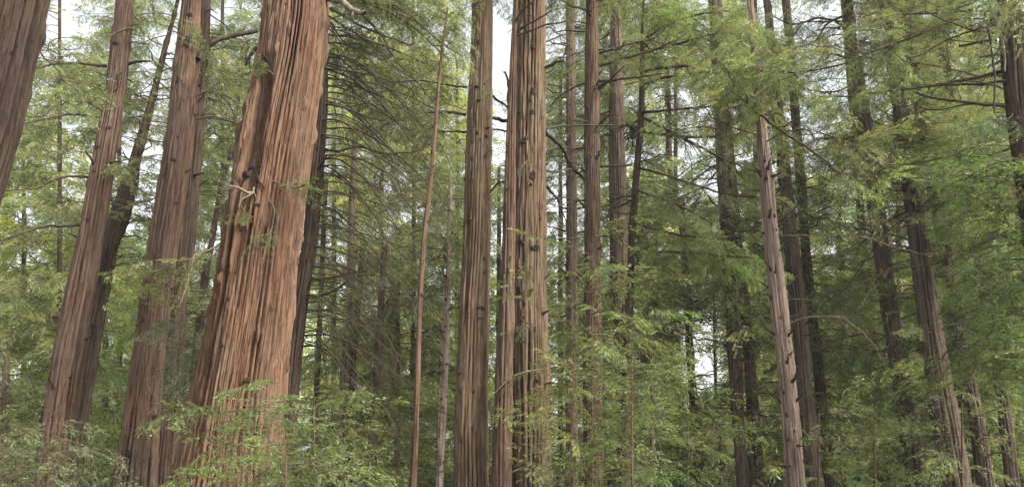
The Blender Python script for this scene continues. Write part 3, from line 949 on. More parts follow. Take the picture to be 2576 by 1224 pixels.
scatter_stubs(T['behind'], 14, 200, 1000, 16, .2, .7, .12)
scatter_stubs(T['r13'], 10, 150, 700, 17, .2, .6, .1)
scatter_stubs(T['r21'], 10, 0, 400, 18, .2, .6, .12)
scatter_stubs(T['r14b'], 10, 300, 1100, 19, .3, .9, .12)
scatter_stubs(T['r16a'], 6, 500, 1100, 20, .2, .6, .12)
scatter_stubs(T['edge'], 5, 100, 500, 21, .1, .3, .12)

# --- limbs
B = add_branch
g = T['pinkleft']
B(g, [(270, 167), (215, 159), (150, 162), (85, 172)], 7, 3, 'dark', 1.0, 6, .8)
B(g, [(324, 162), (350, 156), (378, 154)], 7, 3, 'dark', .3, 1, .2)
B(g, [(252, 295), (200, 287), (145, 295), (100, 305), (55, 315)], 6, 2, 'dark', 1.2, 8, .8)
B(g, [(222, 445), (165, 445), (120, 457), (90, 472), (10, 480)], 6, 2, 'dark', 1.5, 6, .8)
B(g, [(204, 566), (125, 567), (75, 580), (0, 605)], 7, 4, 'dark', 2.0, 5, .7)
B(g, [(335, 78), (325, 70), (280, 87), (235, 112)], 5, 2, 'pale', .5, 4, .5)
B(g, [(320, 66), (345, 62), (370, 65)], 5, 2, 'pale', .4, 3, .4)
B(g, [(322, 165), (330, 150), (328, 130)], 5, 1, 'pale', .1, 1, .2)
B(g, [(150, 830), (134, 812), (130, 780)], 4, 2, 'pale', .3)
B(g, [(170, 1090), (190, 1065), (215, 1060)], 7, 2, 'pale', .6, 4, .4)
B(g, [(135, 1110), (128, 1060), (140, 1025)], 5, 2, 'pale', .5, 5, .5)
g = T['left3']
B(g, [(498, 148), (520, 120), (565, 95), (648, 77)], 13, 8, 'dark', -.6, 5, .7, front=.1)
B(g, [(492, 300), (540, 294), (605, 312)], 5, 3, 'dark', -.5, 4, .5)
B(g, [(498, 240), (530, 225), (555, 202)], 5, 2, 'dark', -.3, 3, .5)
B(g, [(490, 637), (476, 707), (450, 772)], 5, 2, 'pale', .8, 5, .5, d0=19.6, name='dead_twig')
g = T['giant']
B(g, [(812, -6), (859, 10), (879, 20), (918, 34)], 20, 15, 'pale', .6, 5, .5, label='thick broken limb, pale on top', sides=9)
B(g, [(640, 485), (620, 480), (600, 470), (576, 468)], 9, 4, 'pale', .5, 8, .35, front=.8, label='splintered pale limb stub with lichen')
B(g, [(640, 470), (632, 485), (608, 498), (601, 520)], 6, 2, 'pale', .3, 4, .25, front=.82, name='dead_twig')
B(g, [(665, 475), (655, 460), (640, 430), (655, 410)], 5, 2, 'scar', .2, 6, .3, front=.8, name='dead_twig')
B(g, [(645, 120), (630, 140), (618, 165)], 8, 4, 'dark', .2, 4, .4)
B(g, [(545, 620), (520, 628), (490, 650), (430, 655)], 5, 2, 'pale', .4, 7, .5, front=.6, foliage=6, fl=1.2, fkind='near', color=(1.1, 1.15, .9))
# fan of dead limbs from the trunk behind the giant
g = T['behind']
rf = random.Random(5)
for i in range(78):
    y0 = 60 + 820 * ((i + rf.random()) / 78) ** 1.05
    k = (y0 - 60) / 820
    x0 = 812 - 55 * k
    Lx = rf.uniform(140, 390) * (1 - 0.30 * k)
    dropp = rf.uniform(0.15, 0.95) * Lx * (0.75 + 0.5 * rf.random())
    rise = rf.uniform(-10, 30)
    pts = [(x0, y0), (x0 + Lx * .3, y0 - rise * .6 + dropp * .10), (x0 + Lx * .6, y0 - rise * .5 + dropp * .42), (x0 + Lx * .85, y0 + dropp * .8), (x0 + Lx, y0 + dropp * 1.15)]
    w = rf.choice([2.6, 3.2, 4, 5])
    B(g, pts, w, 1.3, rf.choice(['dark', 'dark', 'dark', 'dark', 'twig', 'mossy']), rf.uniform(-2.0, 2.8), rf.randint(8, 16), rf.uniform(.5, 1.5), seed=i, droop_t=0.5, name='dead_branch')
for pts in [[(830, 20), (900, 60), (980, 95), (1080, 130)], [(905, 30), (960, 90), (990, 140), (1015, 150)], [(850, -20), (950, 20), (1040, 70), (1130, 150)], [(900, -30), (1000, 20), (1100, 100), (1160, 140)],
            [(815, 170), (880, 195), (920, 225), (960, 240)], [(800, 262), (854, 270), (924, 295), (964, 305)], [(790, 370), (844, 380), (904, 372), (964, 386), (1019, 384), (1066, 377)], [(785, 700), (830, 700), (880, 683), (925, 682)], [(765, 740), (800, 743), (850, 725), (880, 700)]]:
    B(g, pts, 7, 2, 'mossy', rf.uniform(0, 2), 9, 1.2, droop_t=.4, name='dead_branch')
g = T['mid1']
B(g, [(1174, 220), (1119, 212), (1054, 204), (984, 206)], 5, 2, 'dark', -1, 8, .9, foliage=5, fl=1.5)
B(g, [(1171, 289), (1119, 282), (1069, 287), (994, 305), (964, 320)], 6, 2, 'dark', -1, 8, .9, foliage=8, fl=1.7)
B(g, [(1171, 332), (1114, 330), (1064, 332)], 5, 2, 'dark', -.5, 5, .7, foliage=4, fl=1.5)
B(g, [(1236, 240), (1255, 255), (1280, 270)], 6, 3, 'dark', -.5, 3, .5)
B(g, [(1238, 298), (1262, 300), (1290, 308)], 8, 6, 'dark', -1, 1, .3)
g = T['mid2a']
B(g, [(1284, 290), (1279, 260), (1280, 215), (1270, 180)], 8, 3, 'dark', -.2, 3, .4)
B(g, [(1292, 340), (1270, 330), (1240, 325)], 5, 3, 'dark', -.6, 3, .4)
B(g, [(1280, 455), (1255, 460), (1235, 480)], 5, 3, 'dark', -.6, 3, .4)
B(g, [(1300, 80), (1338, 55), (1388, 27)], 6, 2, 'dark', .6, 3, .4)
B(g, [(1300, 90), (1363, 66), (1423, 55)], 5, 2, 'dark', .6, 3, .5)
B(g, [(1296, 60), (1310, 30), (1340, 5)], 5, 2, 'dark', .6, 3, .5)
g = T['mid2']
B(g, [(1356, 178), (1388, 165), (1420, 152)], 8, 4, 'dark', .5, 3, .4)
B(g, [(1372, 335), (1413, 370), (1438, 415), (1468, 450)], 10, 5, 'dark', -2.5, 6, .8)
B(g, [(1372, 322), (1420, 316), (1463, 314), (1568, 314)], 5, 3, 'mossy', -2, 6, .6)
B(g, [(1376, 430), (1410, 425), (1470, 420)], 4, 3, 'dark', -2, 4, .6)
B(g, [(1378, 380), (1420, 350), (1470, 300)], 4, 2, 'dark', -2, 4, .6)
B(g, [(1378, 470), (1400, 500), (1425, 560)], 5, 2, 'dark', -2, 4, .6)
B(g, [(1374, 105), (1400, 95), (1430, 85)], 4, 2, 'dark', -.5, 4, .5)
g = T['r11']
B(g, [(1506, 166), (1568, 150), (1638, 125), (1688, 105)], 7, 3, 'mossy', .8, 6, .9, foliage=4, fl=1.4)
B(g, [(1506, 134), (1563, 117), (1658, 92)], 6, 3, 'dark', .5, 6, .9, foliage=5, fl=1.4)
B(g, [(1507, 204), (1588, 197), (1668, 185)], 6, 2, 'dark', .5, 6, .7)
B(g, [(1503, 221), (1538, 200), (1570, 167)], 6, 2, 'mossy', 1.2, 4, .6)
B(g, [(1508, 417), (1550, 416), (1588, 414)], 5, 4, 'dark', -.4, 1, .3)
B(g, [(1470, 212), (1440, 222), (1405, 245), (1380, 270)], 4, 2, 'dark', -1, 4, .5)
B(g, [(1471, 80), (1430, 78), (1400, 80)], 3, 2, 'dark', -1, 4, .5)
# dark clump hanging by the thin trunk
g = T['r13']
B(g, [(1602, 318), (1590, 316), (1575, 312)], 12, 8, 'dark', .3, 14, .35, seed=3, name='witch_broom', label='dark clump of dead twigs', droop_t=.9)
B(g, [(1600, 320), (1590, 335), (1580, 348)], 16, 5, 'dark', .3, 18, .3, seed=4, name='witch_broom', label='dark clump of dead twigs', droop_t=.9)
LG = (1.0, 1.12, .85)
B(g, [(1618, 182), (1668, 172), (1728, 168), (1788, 190), (1848, 235), (1888, 270), (1932, 307), (2007, 355), (2072, 400), (2107, 430), (2150, 455)], 8, 1.5, 'mossy', 8, 34, 1.3, foliage=8, fl=1.6, color=LG, label='long limb arching down to the right')
B(g, [(1616, 213), (1678, 195), (1738, 186), (1838, 179), (1932, 183), (2000, 182)], 7, 1.5, 'mossy', 7, 20, 1.2, foliage=7, fl=1.8, color=LG)
B(g, [(1610, 283), (1678, 276), (1763, 270), (1845, 263)], 6, 2, 'mossy', 2, 9, .9, foliage=6, fl=1.5)
B(g, [(1607, 330), (1713, 340), (1813, 342), (1863, 337)], 7, 3, 'dark', 2, 10, .9, foliage=5, fl=1.5)
B(g, [(1606, 290), (1688, 330), (1738, 360), (1813, 400), (1888, 430), (1932, 442)], 7, 2, 'mossy', 2, 14, 1.2, foliage=6, fl=1.6)
B(g, [(1600, 420), (1678, 440), (1763, 470), (1828, 487), (1888, 495), (1932, 497)], 5, 2, 'mossy', 3, 9, .8, foliage=5, fl=1.3, label='limb coated with yellow-green moss')
B(g, [(1596, 478), (1663, 495), (1738, 530), (1788, 560)], 5, 2, 'dark', 2, 9, .9, foliage=7, fl=1.6, color=LG)
B(g, [(1590, 560), (1640, 570), (1720, 590), (1800, 600)], 5, 2, 'dark', 2, 9, .9, foliage=10, fl=1.7, color=LG)
B(g, [(1586, 636), (1605, 637), (1688, 634), (1788, 642), (1883, 647)], 6, 3, 'dark', 2.5, 14, .8, foliage=16, fl=1.6, color=LG)
B(g, [(1618, 100), (1680, 60), (1780, 30), (1880, 30)], 6, 2, 'mossy', 2, 14, 1.2, foliage=14, fl=1.9, color=LG)
B(g, [(1620, 130), (1700, 110), (1800, 85), (1932, 95)], 6, 2, 'dark', 2, 14, 1.2, foliage=14, fl=1.9, color=LG)
g = T['r15']
B(g, [(1946, 590), (1990, 592), (2032, 590), (2132, 590), (2192, 600), (2232, 615), (2312, 634), (2372, 642)], 5, 2, 'pale', 2, 26, .6, name='dead_branch')
B(g, [(1975, 815), (2032, 797), (2107, 800), (2152, 827), (2192, 862), (2217, 902)], 5, 2, 'pale', 2, 30, .5, name='dead_branch', label='arching dead limb pale with lichen')
B(g, [(1980, 830), (1962, 880), (1965, 940)], 5, 2, 'pale', .6, 2, .3, name='dead_branch')
B(g, [(1945, 500), (1965, 475), (1985, 465)], 4, 2, 'dark', .3, 2, .3, name='dead_branch')
B(g, [(1950, 560), (1985, 535), (2010, 510), (2040, 490)], 4, 2, 'dark', .5, 4, .5, name='dead_branch')
B(g, [(1950, 575), (1990, 545), (2030, 525)], 4, 2, 'dark', .5, 4, .5, name='dead_branch')
B(g, [(1915, 480), (1880, 470), (1840, 455)], 4, 2, 'dark', .5, 4, .5, name='dead_branch')
B(g, [(1925, 420), (1960, 400), (2010, 385), (2060, 375)], 4, 2, 'dark', .8, 8, .8, foliage=4, fl=1.2)
g = T['r14b']
B(g, [(1848, 460), (1805, 425), (1770, 415)], 5, 2, 'dark', .5, 4, .6, name='dead_branch')
B(g, [(1830, 452), (1780, 450), (1720, 450)], 5, 2, 'dark', .5, 4, .6, name='dead_branch')
B(g, [(1840, 530), (1800, 515), (1780, 490)], 6, 3, 'dark', .5, 4, .6, name='dead_branch')
B(g, [(1846, 470), (1852, 440), (1850, 420)], 8, 2, 'dark', .3, 1, .3, name='dead_branch')
g = T['r21']
B(g, [(2517, -5), (2487, 8), (2382, 55), (2282, 97), (2182, 135), (2097, 165), (2007, 180), (1940, 184)], 7, 2, 'mossy', -2, 26, 1.2, foliage=12, fl=1.6, color=LG)
B(g, [(2513, 26), (2487, 27), (2382, 32), (2282, 35), (2192, 52)], 6, 2, 'dark', -1, 12, 1, foliage=8, fl=1.6)
B(g, [(2530, 180), (2524, 182), (2432, 202), (2352, 212)], 8, 4, 'mossy', -1, 8, .6, foliage=2, fl=1)
B(g, [(2535, 205), (2462, 215), (2357, 220), (2237, 232), (2160, 240), (2082, 245)], 7, 2, 'mossy', -1, 18, .9, foliage=6, fl=1.3, color=LG)
B(g, [(2557, 270), (2472, 262), (2382, 252), (2300, 232)], 8, 4, 'mossy', -.5, 10, .6)
B(g, [(2520, 98), (2507, 100), (2412, 117)], 7, 4, 'mossy', -.5, 6, .5)
B(g, [(2525, 150), (2510, 160), (2485, 172)], 6, 3, 'dark', 0, 2, .3)
B(g, [(2525, 130), (2500, 138), (2465, 146)], 6, 3, 'dark', 0, 3, .4)
B(g, [(2520, 60), (2450, 75), (2380, 100), (2330, 130), (2280, 150)], 4, 2, 'mossy', 0, 20, .7)
B(g, [(2488, -5), (2500, 40), (2522, 110), (2528, 180)], 8, 5, 'pale', -.1, 5, .4, front=.6, name='dead_branch', label='pale dead stem hanging down along the trunk')
B(g, [(2475, 10), (2490, 110), (2500, 200), (2502, 285)], 6, 4, 'dark', 0, 6, .4, front=.3, name='dead_branch')
B(g, [(2492, 60), (2475, 90), (2470, 120), (2450, 140)], 4, 2, 'pale', .2, 10, .5, front=.3, name='dead_branch')
g = T['r17']
for pts in [[(2135, 35), (2080, 60), (2047, 105), (2000, 120)], [(2140, 60), (2060, 50), (1997, 62), (1932, 35)], [(2150, 150), (2080, 130), (1990, 118), (1940, 103)], [(2165, 200), (2100, 230), (2030, 225)],
            [(2180, 330), (2120, 350), (2050, 330)], [(2190, 440), (2120, 440), (2060, 400)], [(2200, 500), (2140, 500), (2060, 480)], [(2215, 560), (2290, 530), (2350, 500)], [(2200, 420), (2280, 440), (2350, 438)]]:
    B(g, pts, 5, 2, 'dark', rf.uniform(-1, 2), 12, 1.1, foliage=6, fl=1.5, color=GREEN)

# --- bare limbs
BL = bare_limbs
BL(T['darkleft'], 26, 100, 900, .6, 2.2, 51)
BL(T['pinkleft'], 12, 60, 700, .4, 1.6, 52)
BL(T['left3b'], 18, 0, 900, .5, 2.0, 53, azs=(-.7, .8))
BL(T['thin3'], 20, 150, 900, .6, 2.2, 54)
BL(T['r10'], 20, 0, 800, .6, 2.2, 55)
BL(T['r11'], 16, 20, 600, .5, 1.8, 56)
BL(T['r12'], 22, 0, 900, .6, 2.6, 57)
BL(T['r13'], 24, 80, 700, .6, 3.0, 58)
BL(T['r14a'], 24, 280, 1100, .6, 2.6, 59)
BL(T['r14b'], 22, 280, 1100, .6, 2.6, 60)
BL(T['r15'], 14, 250, 900, .5, 2.0, 61, w=(2, 4))
BL(T['r16a'], 20, 380, 1150, .6, 2.6, 62)
BL(T['r16b'], 20, 450, 1150, .6, 2.6, 63)
BL(T['r17'], 40, -50, 1100, .8, 4.2, 64)
BL(T['r18'], 22, 230, 1150, .6, 2.8, 65)
BL(T['r21'], 34, -80, 700, 1.5, 6.0, 66, w=(2, 6), azs=(2.2, 4.2))
BL(T['r25'], 20, 700, 1150, .8, 2.6, 67)
BL(T['r26'], 26, 700, 1150, .5, 1.8, 68, w=(2, 3))
BL(T['r24'], 20, 200, 600, .8, 2.6, 69)
BL(T['f27a'], 18, 500, 1150, .6, 2.4, 70)
BL(T['f28'], 12, 760, 1150, .6, 2.0, 71)
BL(T['palefar'], 16, 600, 1150, .5, 2.0, 72)
BL(T['mid2'], 16, 0, 1000, .6, 2.4, 73, azs=(.1, .9), w=(3, 5))
BL(T['slender'], 18, 100, 1200, .15, .8, 76, w=(1.5, 3))
BL(T['palefar'], 14, 620, 1180, .3, 1.0, 77, w=(1.5, 3))
BL(T['r19'], 10, 700, 1150, .6, 2.4, 74)
BL(T['r20'], 10, 700, 1150, .6, 2.4, 75)

# --- crowns: boughs round each trunk
C = crown
C(T['edge'], -150, 60, 8, 1.5, 2.5, color=GREY, seed=1)
C(T['pinkleft'], -20, 130, 14, 1.6, 3.0, color=GREY, seed=2)
C(T['darkleft'], -200, 560, 80, 1.8, 3.8, color=GREY, seed=3)
C(T['left3'], -240, -60, 12, 2, 3.5, color=GREY, seed=4)
C(T['left3b'], -240, 420, 24, 1.5, 3.2, color=GREY, seed=5)
C(T['thin3'], 20, 1000, 80, 2, 3.6, color=GREY, seed=6)
C(T['behind'], -240, 60, 26, 2.0, 4.2, color=GREY, seed=8, azs=(-0.6, 1.9))
C(T['slender'], 20, 160, 12, .8, 1.6, color=GREY, seed=9)
C(T['palefar'], 430, 760, 24, 1.5, 3.0, color=GREY, seed=10)
C(T['mid1'], -240, -40, 12, 2, 3.5, seed=11, color=GREY)
C(T['mid2'], -240, -40, 12, 2, 3.5, seed=12, color=GREY)
C(T['r10'], -200, 700, 46, 1.6, 3.4, color=GREEN, seed=13, azs=(-0.4, 3.5))
C(T['r11'], -240, 40, 14, 1.8, 3.2, seed=14)
C(T['r12'], -200, 900, 70, 1.8, 4.0, color=GREEN, seed=15, azs=(-0.2, 3.4))
C(T['r13'], -60, 160, 24, 1.6, 3.4, color=LG, seed=16)
C(T['r24'], 100, 700, 30, 2, 4.5, color=GREEN, seed=17)
C(T['r25'], 480, 1200, 55, 1.8, 3.5, color=DEEP, seed=18, azs=(0.5, 4.0))
C(T['r14a'], 100, 1150, 48, 1.8, 4.2, color=GREEN, seed=19, azs=(-0.6, 3.7))
C(T['r14b'], 100, 900, 46, 1.5, 3.4, color=GREEN, seed=20)
C(T['r15'], 80, 360, 34, 1.6, 3.4, color=GREEN, seed=21)
C(T['r16a'], 250, 1150, 50, 1.6, 3.4, color=GREEN, seed=22, azs=(-0.2, 3.3))
C(T['r16b'], 350, 1150, 44, 1.6, 3.2, color=LUSH, seed=23, azs=(-0.8, 2.5))
C(T['r17'], -150, 480, 90, 1.8, 4.0, color=PALE, seed=24)
C(T['r17'], 640, 1180, 30, 1.2, 2.6, color=LUSH, seed=25, azs=(-.5, 3.6))
C(T['r17'], -150, 430, 44, 1.4, 2.8, color=PALE, seed=224, azs=(3.5, 5.9))
C(T['r18'], 200, 620, 34, 1.2, 2.6, color=GREEN, seed=225, azs=(3.5, 5.9))
C(T['r18'], 700, 1150, 10, 1.0, 1.8, color=LUSH, seed=226, azs=(3.5, 5.9))
C(T['r15'], 60, 250, 8, 1.2, 2.0, color=GREEN, seed=227, azs=(3.5, 5.9))
C(T['r12'], 560, 1100, 22, 1.2, 2.4, color=LUSH, seed=228, azs=(3.5, 5.9))
C(T['r14a'], 560, 760, 16, 1.2, 2.4, color=GREEN, seed=229, azs=(3.5, 5.9))
C(T['r18'], -200, 200, 30, 1.4, 3.0, color=PALE, seed=231)
C(T['r19'], -120, 520, 34, 1.4, 3.0, color=GREEN, seed=232)
C(T['r20'], -120, 520, 30, 1.4, 3.0, color=GREEN, seed=233)
C(T['r23'], 450, 1200, 56, 1.8, 3.6, color=GREEN, seed=26)
C(T['r18'], 320, 700, 34, 1.5, 3.4, color=GREEN, seed=27)
C(T['r18'], 700, 1150, 26, 1.5, 3.0, color=LUSH, seed=127, azs=(-.3, 3.4))
C(T['r22'], 200, 1100, 40, 1.8, 4, color=GREEN, seed=28)
C(T['r19'], 450, 1100, 30, 1.5, 3.2, color=LUSH, seed=29, azs=(-.3, 3.4))
C(T['r20'], 450, 1100, 34, 1.5, 3.2, color=LUSH, seed=30, azs=(-.3, 3.4))
C(T['r33'], 350, 1100, 40, 2, 4, color=YEL, seed=31)
C(T['r21'], -200, 150, 16, 1.5, 3.0, color=GREEN, seed=32)
C(T['r21'], 290, 900, 64, 1.2, 2.5, color=(.72, .88, .62), seed=33)
C(T['f27a'], 300, 1150, 34, 1.6, 3.6, color=GREEN, seed=34)
C(T['f28'], 560, 1180, 20, 1.6, 3.2, color=GREEN, seed=35, azs=(0, 3.1))
C(T['f29'], 560, 1200, 26, 1.6, 3.4, color=GREEN, seed=36)
C(T['f30'], 400, 1200, 26, 1.6, 3.4, color=GREEN, seed=37)
C(T['f01'], 700, 1200, 30, 1.6, 3.4, color=GREEN, seed=38)

# --- background conifers and broadleaved trees: (x px, top y, D, spread lo, hi, n, colour, label)
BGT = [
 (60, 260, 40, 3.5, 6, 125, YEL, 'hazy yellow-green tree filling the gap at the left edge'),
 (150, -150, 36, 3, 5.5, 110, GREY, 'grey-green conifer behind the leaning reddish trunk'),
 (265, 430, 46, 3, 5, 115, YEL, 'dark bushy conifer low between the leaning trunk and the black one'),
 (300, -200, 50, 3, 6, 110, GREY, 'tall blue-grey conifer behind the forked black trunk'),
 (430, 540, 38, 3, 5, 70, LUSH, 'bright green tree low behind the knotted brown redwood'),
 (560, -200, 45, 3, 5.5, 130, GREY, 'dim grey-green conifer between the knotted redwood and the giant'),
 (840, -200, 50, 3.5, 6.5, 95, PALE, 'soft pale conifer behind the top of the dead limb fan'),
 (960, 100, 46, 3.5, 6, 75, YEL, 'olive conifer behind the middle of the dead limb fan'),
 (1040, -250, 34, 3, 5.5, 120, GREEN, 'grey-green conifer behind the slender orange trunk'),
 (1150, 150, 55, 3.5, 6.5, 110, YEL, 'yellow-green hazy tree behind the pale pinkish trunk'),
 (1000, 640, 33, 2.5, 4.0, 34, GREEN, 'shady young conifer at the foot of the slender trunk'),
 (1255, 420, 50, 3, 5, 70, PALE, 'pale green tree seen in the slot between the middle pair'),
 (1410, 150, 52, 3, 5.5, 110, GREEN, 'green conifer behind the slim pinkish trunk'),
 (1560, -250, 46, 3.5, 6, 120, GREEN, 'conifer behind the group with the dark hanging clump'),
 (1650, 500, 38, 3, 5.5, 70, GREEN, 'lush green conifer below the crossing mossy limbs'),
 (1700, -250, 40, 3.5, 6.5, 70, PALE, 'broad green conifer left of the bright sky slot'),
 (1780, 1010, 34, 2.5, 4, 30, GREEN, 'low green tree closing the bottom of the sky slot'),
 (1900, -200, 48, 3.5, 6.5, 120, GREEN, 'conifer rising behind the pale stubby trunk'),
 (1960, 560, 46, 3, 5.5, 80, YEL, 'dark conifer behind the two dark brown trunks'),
 (2110, 350, 50, 3.5, 6.5, 110, YEL, 'bright-tinted yellowish tree behind the arching lichened limb'),
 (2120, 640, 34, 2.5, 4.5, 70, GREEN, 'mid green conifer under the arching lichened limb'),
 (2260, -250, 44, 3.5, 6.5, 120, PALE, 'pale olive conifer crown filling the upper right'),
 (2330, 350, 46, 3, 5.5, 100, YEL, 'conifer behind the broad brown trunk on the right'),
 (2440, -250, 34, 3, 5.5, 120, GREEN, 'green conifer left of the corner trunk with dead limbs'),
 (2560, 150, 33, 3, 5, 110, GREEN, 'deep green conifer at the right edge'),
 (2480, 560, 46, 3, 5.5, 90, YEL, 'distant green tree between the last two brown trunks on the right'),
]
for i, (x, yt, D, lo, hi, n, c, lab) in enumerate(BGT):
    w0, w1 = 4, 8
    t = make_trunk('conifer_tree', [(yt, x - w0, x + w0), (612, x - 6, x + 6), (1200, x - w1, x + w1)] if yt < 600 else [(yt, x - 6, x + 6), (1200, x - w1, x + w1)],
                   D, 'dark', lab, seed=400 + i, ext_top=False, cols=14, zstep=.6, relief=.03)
    crown(t, yt, 1235, int(n * (1.9 if yt < 300 else 1.4)), lo * .65, hi * .75, 'far' if D > 38 else 'mid', [1.3 * q for q in c], seed=500 + i)  # leaf tints raised: light missing among the back trees is put into colour

# --- young trees and sprays close by
def sapling(x, ybot_px, D, ytop, w, label, boughs, color, seed, lmin=.8, lmax=1.8, azs=None, kind='near', lean=0, y0=None, y1=None):
    t = make_trunk('young_redwood', [(ytop, x + lean - 1, x + lean + 1), (1150, x - w, x + w), (1300, x - w * 1.2, x + w * 1.2)], D, 'red', lab_(label), seed=900 + seed, ext_top=False, cols=8, zstep=.3, relief=.004, flute=.02)
    crown(t, y0 if y0 is not None else ytop, y1 or 1320, boughs, lmin, lmax, kind, color, seed=950 + seed, azs=azs, gaps=False, pitch=(-.2, .35))
    return t
def lab_(s):
    return s
NL = (.84, 1.0, .68)
sapling(640, 0, 11.5, 985, 3, 'fresh green young redwood in front of the foot of the giant', 26, NL, 1, .8, 1.6)
sapling(790, 0, 12.5, 985, 3, 'young redwood with pale twigs right of the foot of the giant', 26, NL, 2, .8, 1.6)
sapling(720, 0, 10.5, 1090, 3, 'low leafy young redwood at the bottom between two others under the giant', 16, NL, 3, .7, 1.4)
sapling(120, 0, 12, 1060, 3, 'grey-green drooping young redwood covering the foot of the leaning trunk', 36, (.75, .8, .85), 4, .6, 1.3)
sapling(40, 0, 13, 1120, 3, 'small grey-green young redwood in the lower left corner', 12, (.75, .8, .85), 5, .6, 1.2)
sapling(1490, 0, 16, 610, 3, 'tall feathery young redwood veiling the stubby reddish trunk', 43, (.95, 1.05, .78), 6, 1.0, 2.2)
sapling(1640, 0, 17, 770, 4, 'leafy young redwood in the middle of the bright green thicket', 39, NL, 7, 1.0, 2.3)
sapling(1590, 0, 14, 900, 3, 'young redwood low in front of the green thicket', 27, NL, 8, .8, 1.8)
sapling(1730, 0, 18, 960, 3, 'young redwood at the right end of the green thicket', 27, NL, 9, .9, 2.0)
sapling(1440, 0, 15, 880, 3, 'young redwood with pale twigs right beside the thick middle redwood', 24, (1.2, 1.2, .9), 10, .8, 1.7)
sapling(2200, 0, 19, 1000, 3, 'young redwood at the foot of the tufted leaning trunk', 21, LUSH, 11, .9, 1.9)
sapling(2590, 0, 15, 350, 4, 'dark leafy young redwood at the right edge', 49, (.8, .95, .65), 12, 1.0, 2.0, y1=960)
sapling(2420, 0, 20, 930, 3, 'twiggy young redwood in front of the brown trunks at lower right', 21, GREEN, 13, .9, 1.9)
sapling(2060, 0, 22, 1040, 3, 'small young redwood between the dark brown trunks and the tufted one', 14, GREEN, 14, .9, 1.9)
sapling(1000, 0, 22, 960, 3, 'shady young redwood below the dead limb fan', 24, (1, 1.05, .85), 15, 1.0, 2.0)
sapling(890, 0, 17, 1060, 3, 'bright young redwood in front of the two joined distant trunks', 16, NL, 16, .8, 1.6)
sapling(230, 0, 26, 880, 3, 'young redwood between the black trunk and the knotted brown one', 27, LUSH, 17, 1.2, 2.4)
sapling(1100, 0, 31, 1040, 3, 'low young redwood at the foot of the pale pinkish trunk', 18, LUSH, 18, 1.0, 2.0)

# drooping sprays hanging in front of trunks
g = T['left3']
B(g, [(420, 690), (400, 680), (385, 700), (370, 730)], 4, 2, 'pale', 1.0, 6, .4, foliage=14, fl=1.2, fkind='near', color=(1.1, 1.15, .85), d0=17.55)
B(g, [(395, 800), (430, 810), (480, 850), (520, 890)], 4, 2, 'pale', 1.5, 8, .5, foliage=22, fl=1.3, fkind='near', color=(.95, 1.0, 1.15), d0=17.55)
B(g, [(380, 840), (440, 880), (470, 930), (500, 960)], 4, 2, 'pale', 1.5, 8, .5, foliage=18, fl=1.2, fkind='near', color=(.95, 1.0, 1.2), d0=17.55)
B(g, [(380, 890), (372, 960), (395, 1000), (400, 1040)], 3, 1.5, 'pale', .5, 4, .5, d0=17.55, name='dead_twig')
g = T['giant']
B(g, [(690, 190), (680, 180), (668, 178), (650, 190)], 4, 2, 'twig', .2, 4, .3, foliage=6, fl=.6, fkind='near', color=NL, front=.85)
B(g, [(675, 455), (700, 460), (740, 470), (770, 465)], 4, 2, 'twig', .3, 5, .3, foliage=9, fl=.8, fkind='near', color=NL, front=.62)
B(g, [(670, 490), (690, 530), (680, 580), (650, 600)], 3, 2, 'twig', .3, 5, .3, foliage=7, fl=.7, fkind='near', color=NL, front=.62)
B(g, [(655, 540), (640, 545), (620, 540)], 3, 2, 'twig', .3, 3, .3, foliage=4, fl=.6, fkind='near', color=NL, front=.62)
g = T['mid1']
B(g, [(1215, 215), (1222, 210), (1228, 225)], 3, 2, 'twig', .2, 2, .2, foliage=3, fl=.6, fkind='near', color=NL, front=.6)
g = T['mid2']
B(g, [(1310, 800), (1320, 810), (1340, 820), (1300, 830)], 3, 2, 'twig', .3, 3, .3, foliage=4, fl=.9, fkind='near', color=NL, front=.52)
B(g, [(1380, 925), (1340, 930), (1290, 945), (1240, 990)], 4, 2, 'pale', .6, 7, .5, foliage=5, fl=.9, fkind='near', color=NL, front=.62)
B(g, [(1330, 405), (1320, 410), (1310, 425)], 3, 2, 'twig', .2, 2, .3, foliage=3, fl=.6, fkind='near', color=NL, front=.52)
g = T['r11']
B(g, [(1508, 1127), (1453, 1162), (1425, 1190), (1398, 1224)], 8, 10, 'dark', 4.5, 3, .4, d0=21.8, foliage=2, fl=.7, fkind='near')

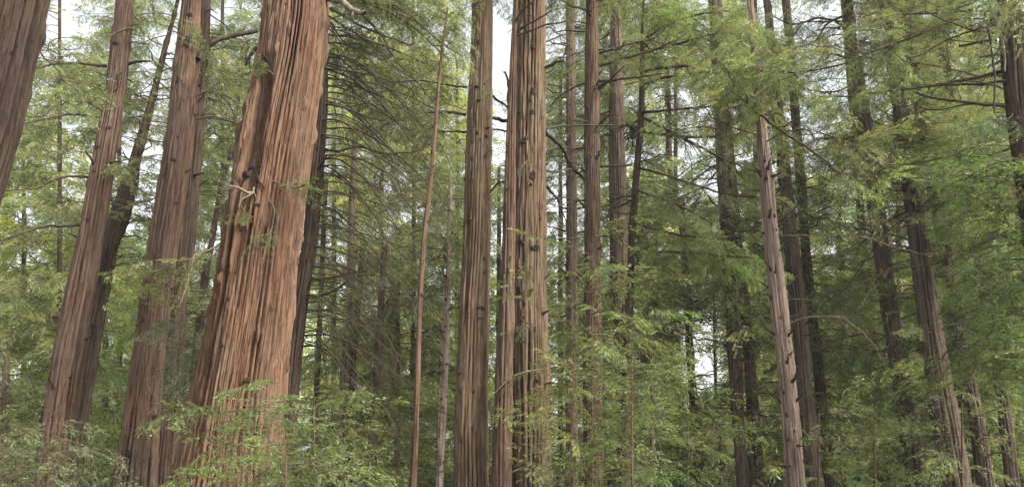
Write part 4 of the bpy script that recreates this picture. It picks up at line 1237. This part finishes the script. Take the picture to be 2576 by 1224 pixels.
# ------------------------------------------------------------------ far wood
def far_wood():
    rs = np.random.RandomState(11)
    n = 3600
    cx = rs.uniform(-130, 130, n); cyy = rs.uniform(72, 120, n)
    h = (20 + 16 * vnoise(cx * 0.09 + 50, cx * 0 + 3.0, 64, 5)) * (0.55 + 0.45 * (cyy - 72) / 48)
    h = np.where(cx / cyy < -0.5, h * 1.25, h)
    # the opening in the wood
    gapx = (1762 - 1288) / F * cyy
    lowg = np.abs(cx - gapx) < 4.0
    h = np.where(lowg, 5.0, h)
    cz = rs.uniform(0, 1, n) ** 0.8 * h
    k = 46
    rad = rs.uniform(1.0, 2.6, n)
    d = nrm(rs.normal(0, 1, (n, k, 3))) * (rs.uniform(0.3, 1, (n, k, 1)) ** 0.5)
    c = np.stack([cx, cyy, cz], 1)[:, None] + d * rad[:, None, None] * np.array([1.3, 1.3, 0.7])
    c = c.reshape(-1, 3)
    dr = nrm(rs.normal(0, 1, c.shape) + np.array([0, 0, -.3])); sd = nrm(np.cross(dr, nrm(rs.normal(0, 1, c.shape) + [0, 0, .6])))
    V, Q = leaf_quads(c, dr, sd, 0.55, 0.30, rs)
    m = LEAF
    o = link('far_wood', mk_mesh('far_wood', V, Q, [m], tone=np.repeat(rs.rand(n), k * 4)), None, None, (1.45, 1.5, 1.0, 1))  # bright tint puts direct light on the far wood into its leaf colour
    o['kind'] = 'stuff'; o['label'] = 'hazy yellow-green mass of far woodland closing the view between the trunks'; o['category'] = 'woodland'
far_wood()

def undergrowth():
    rs = np.random.RandomState(12)
    n = 1400
    cx = rs.uniform(-70, 70, n); cyy = rs.uniform(24, 75, n)
    k = 40
    rad = rs.uniform(.5, 1.3, n)
    d = nrm(rs.normal(0, 1, (n, k, 3)))
    d[..., 2] = np.abs(d[..., 2])
    c = np.stack([cx, cyy, np.full(n, -.2)], 1)[:, None] + d * rad[:, None, None] * rs.uniform(.4, 1, (n, k, 1))
    c = c.reshape(-1, 3)
    dr = nrm(d.reshape(-1, 3) + rs.normal(0, .5, c.shape)); sd = nrm(np.cross(dr, nrm(rs.normal(0, 1, c.shape))))
    V, Q = leaf_quads(c, dr, sd, 0.4, 0.10, rs)
    o = link('undergrowth', mk_mesh('undergrowth', V, Q, [LEAF]), None, None, (1.1, 1.3, .8, 1))
    o['kind'] = 'stuff'; o['label'] = 'ferns and low green growth over the forest floor'; o['category'] = 'ground cover'
undergrowth()

print('boughs', NB[0])

print('unique tris', sum(len(m.loops) - 2 * len(m.polygons) for m in bpy.data.meshes), 'objects', len(bpy.data.objects))
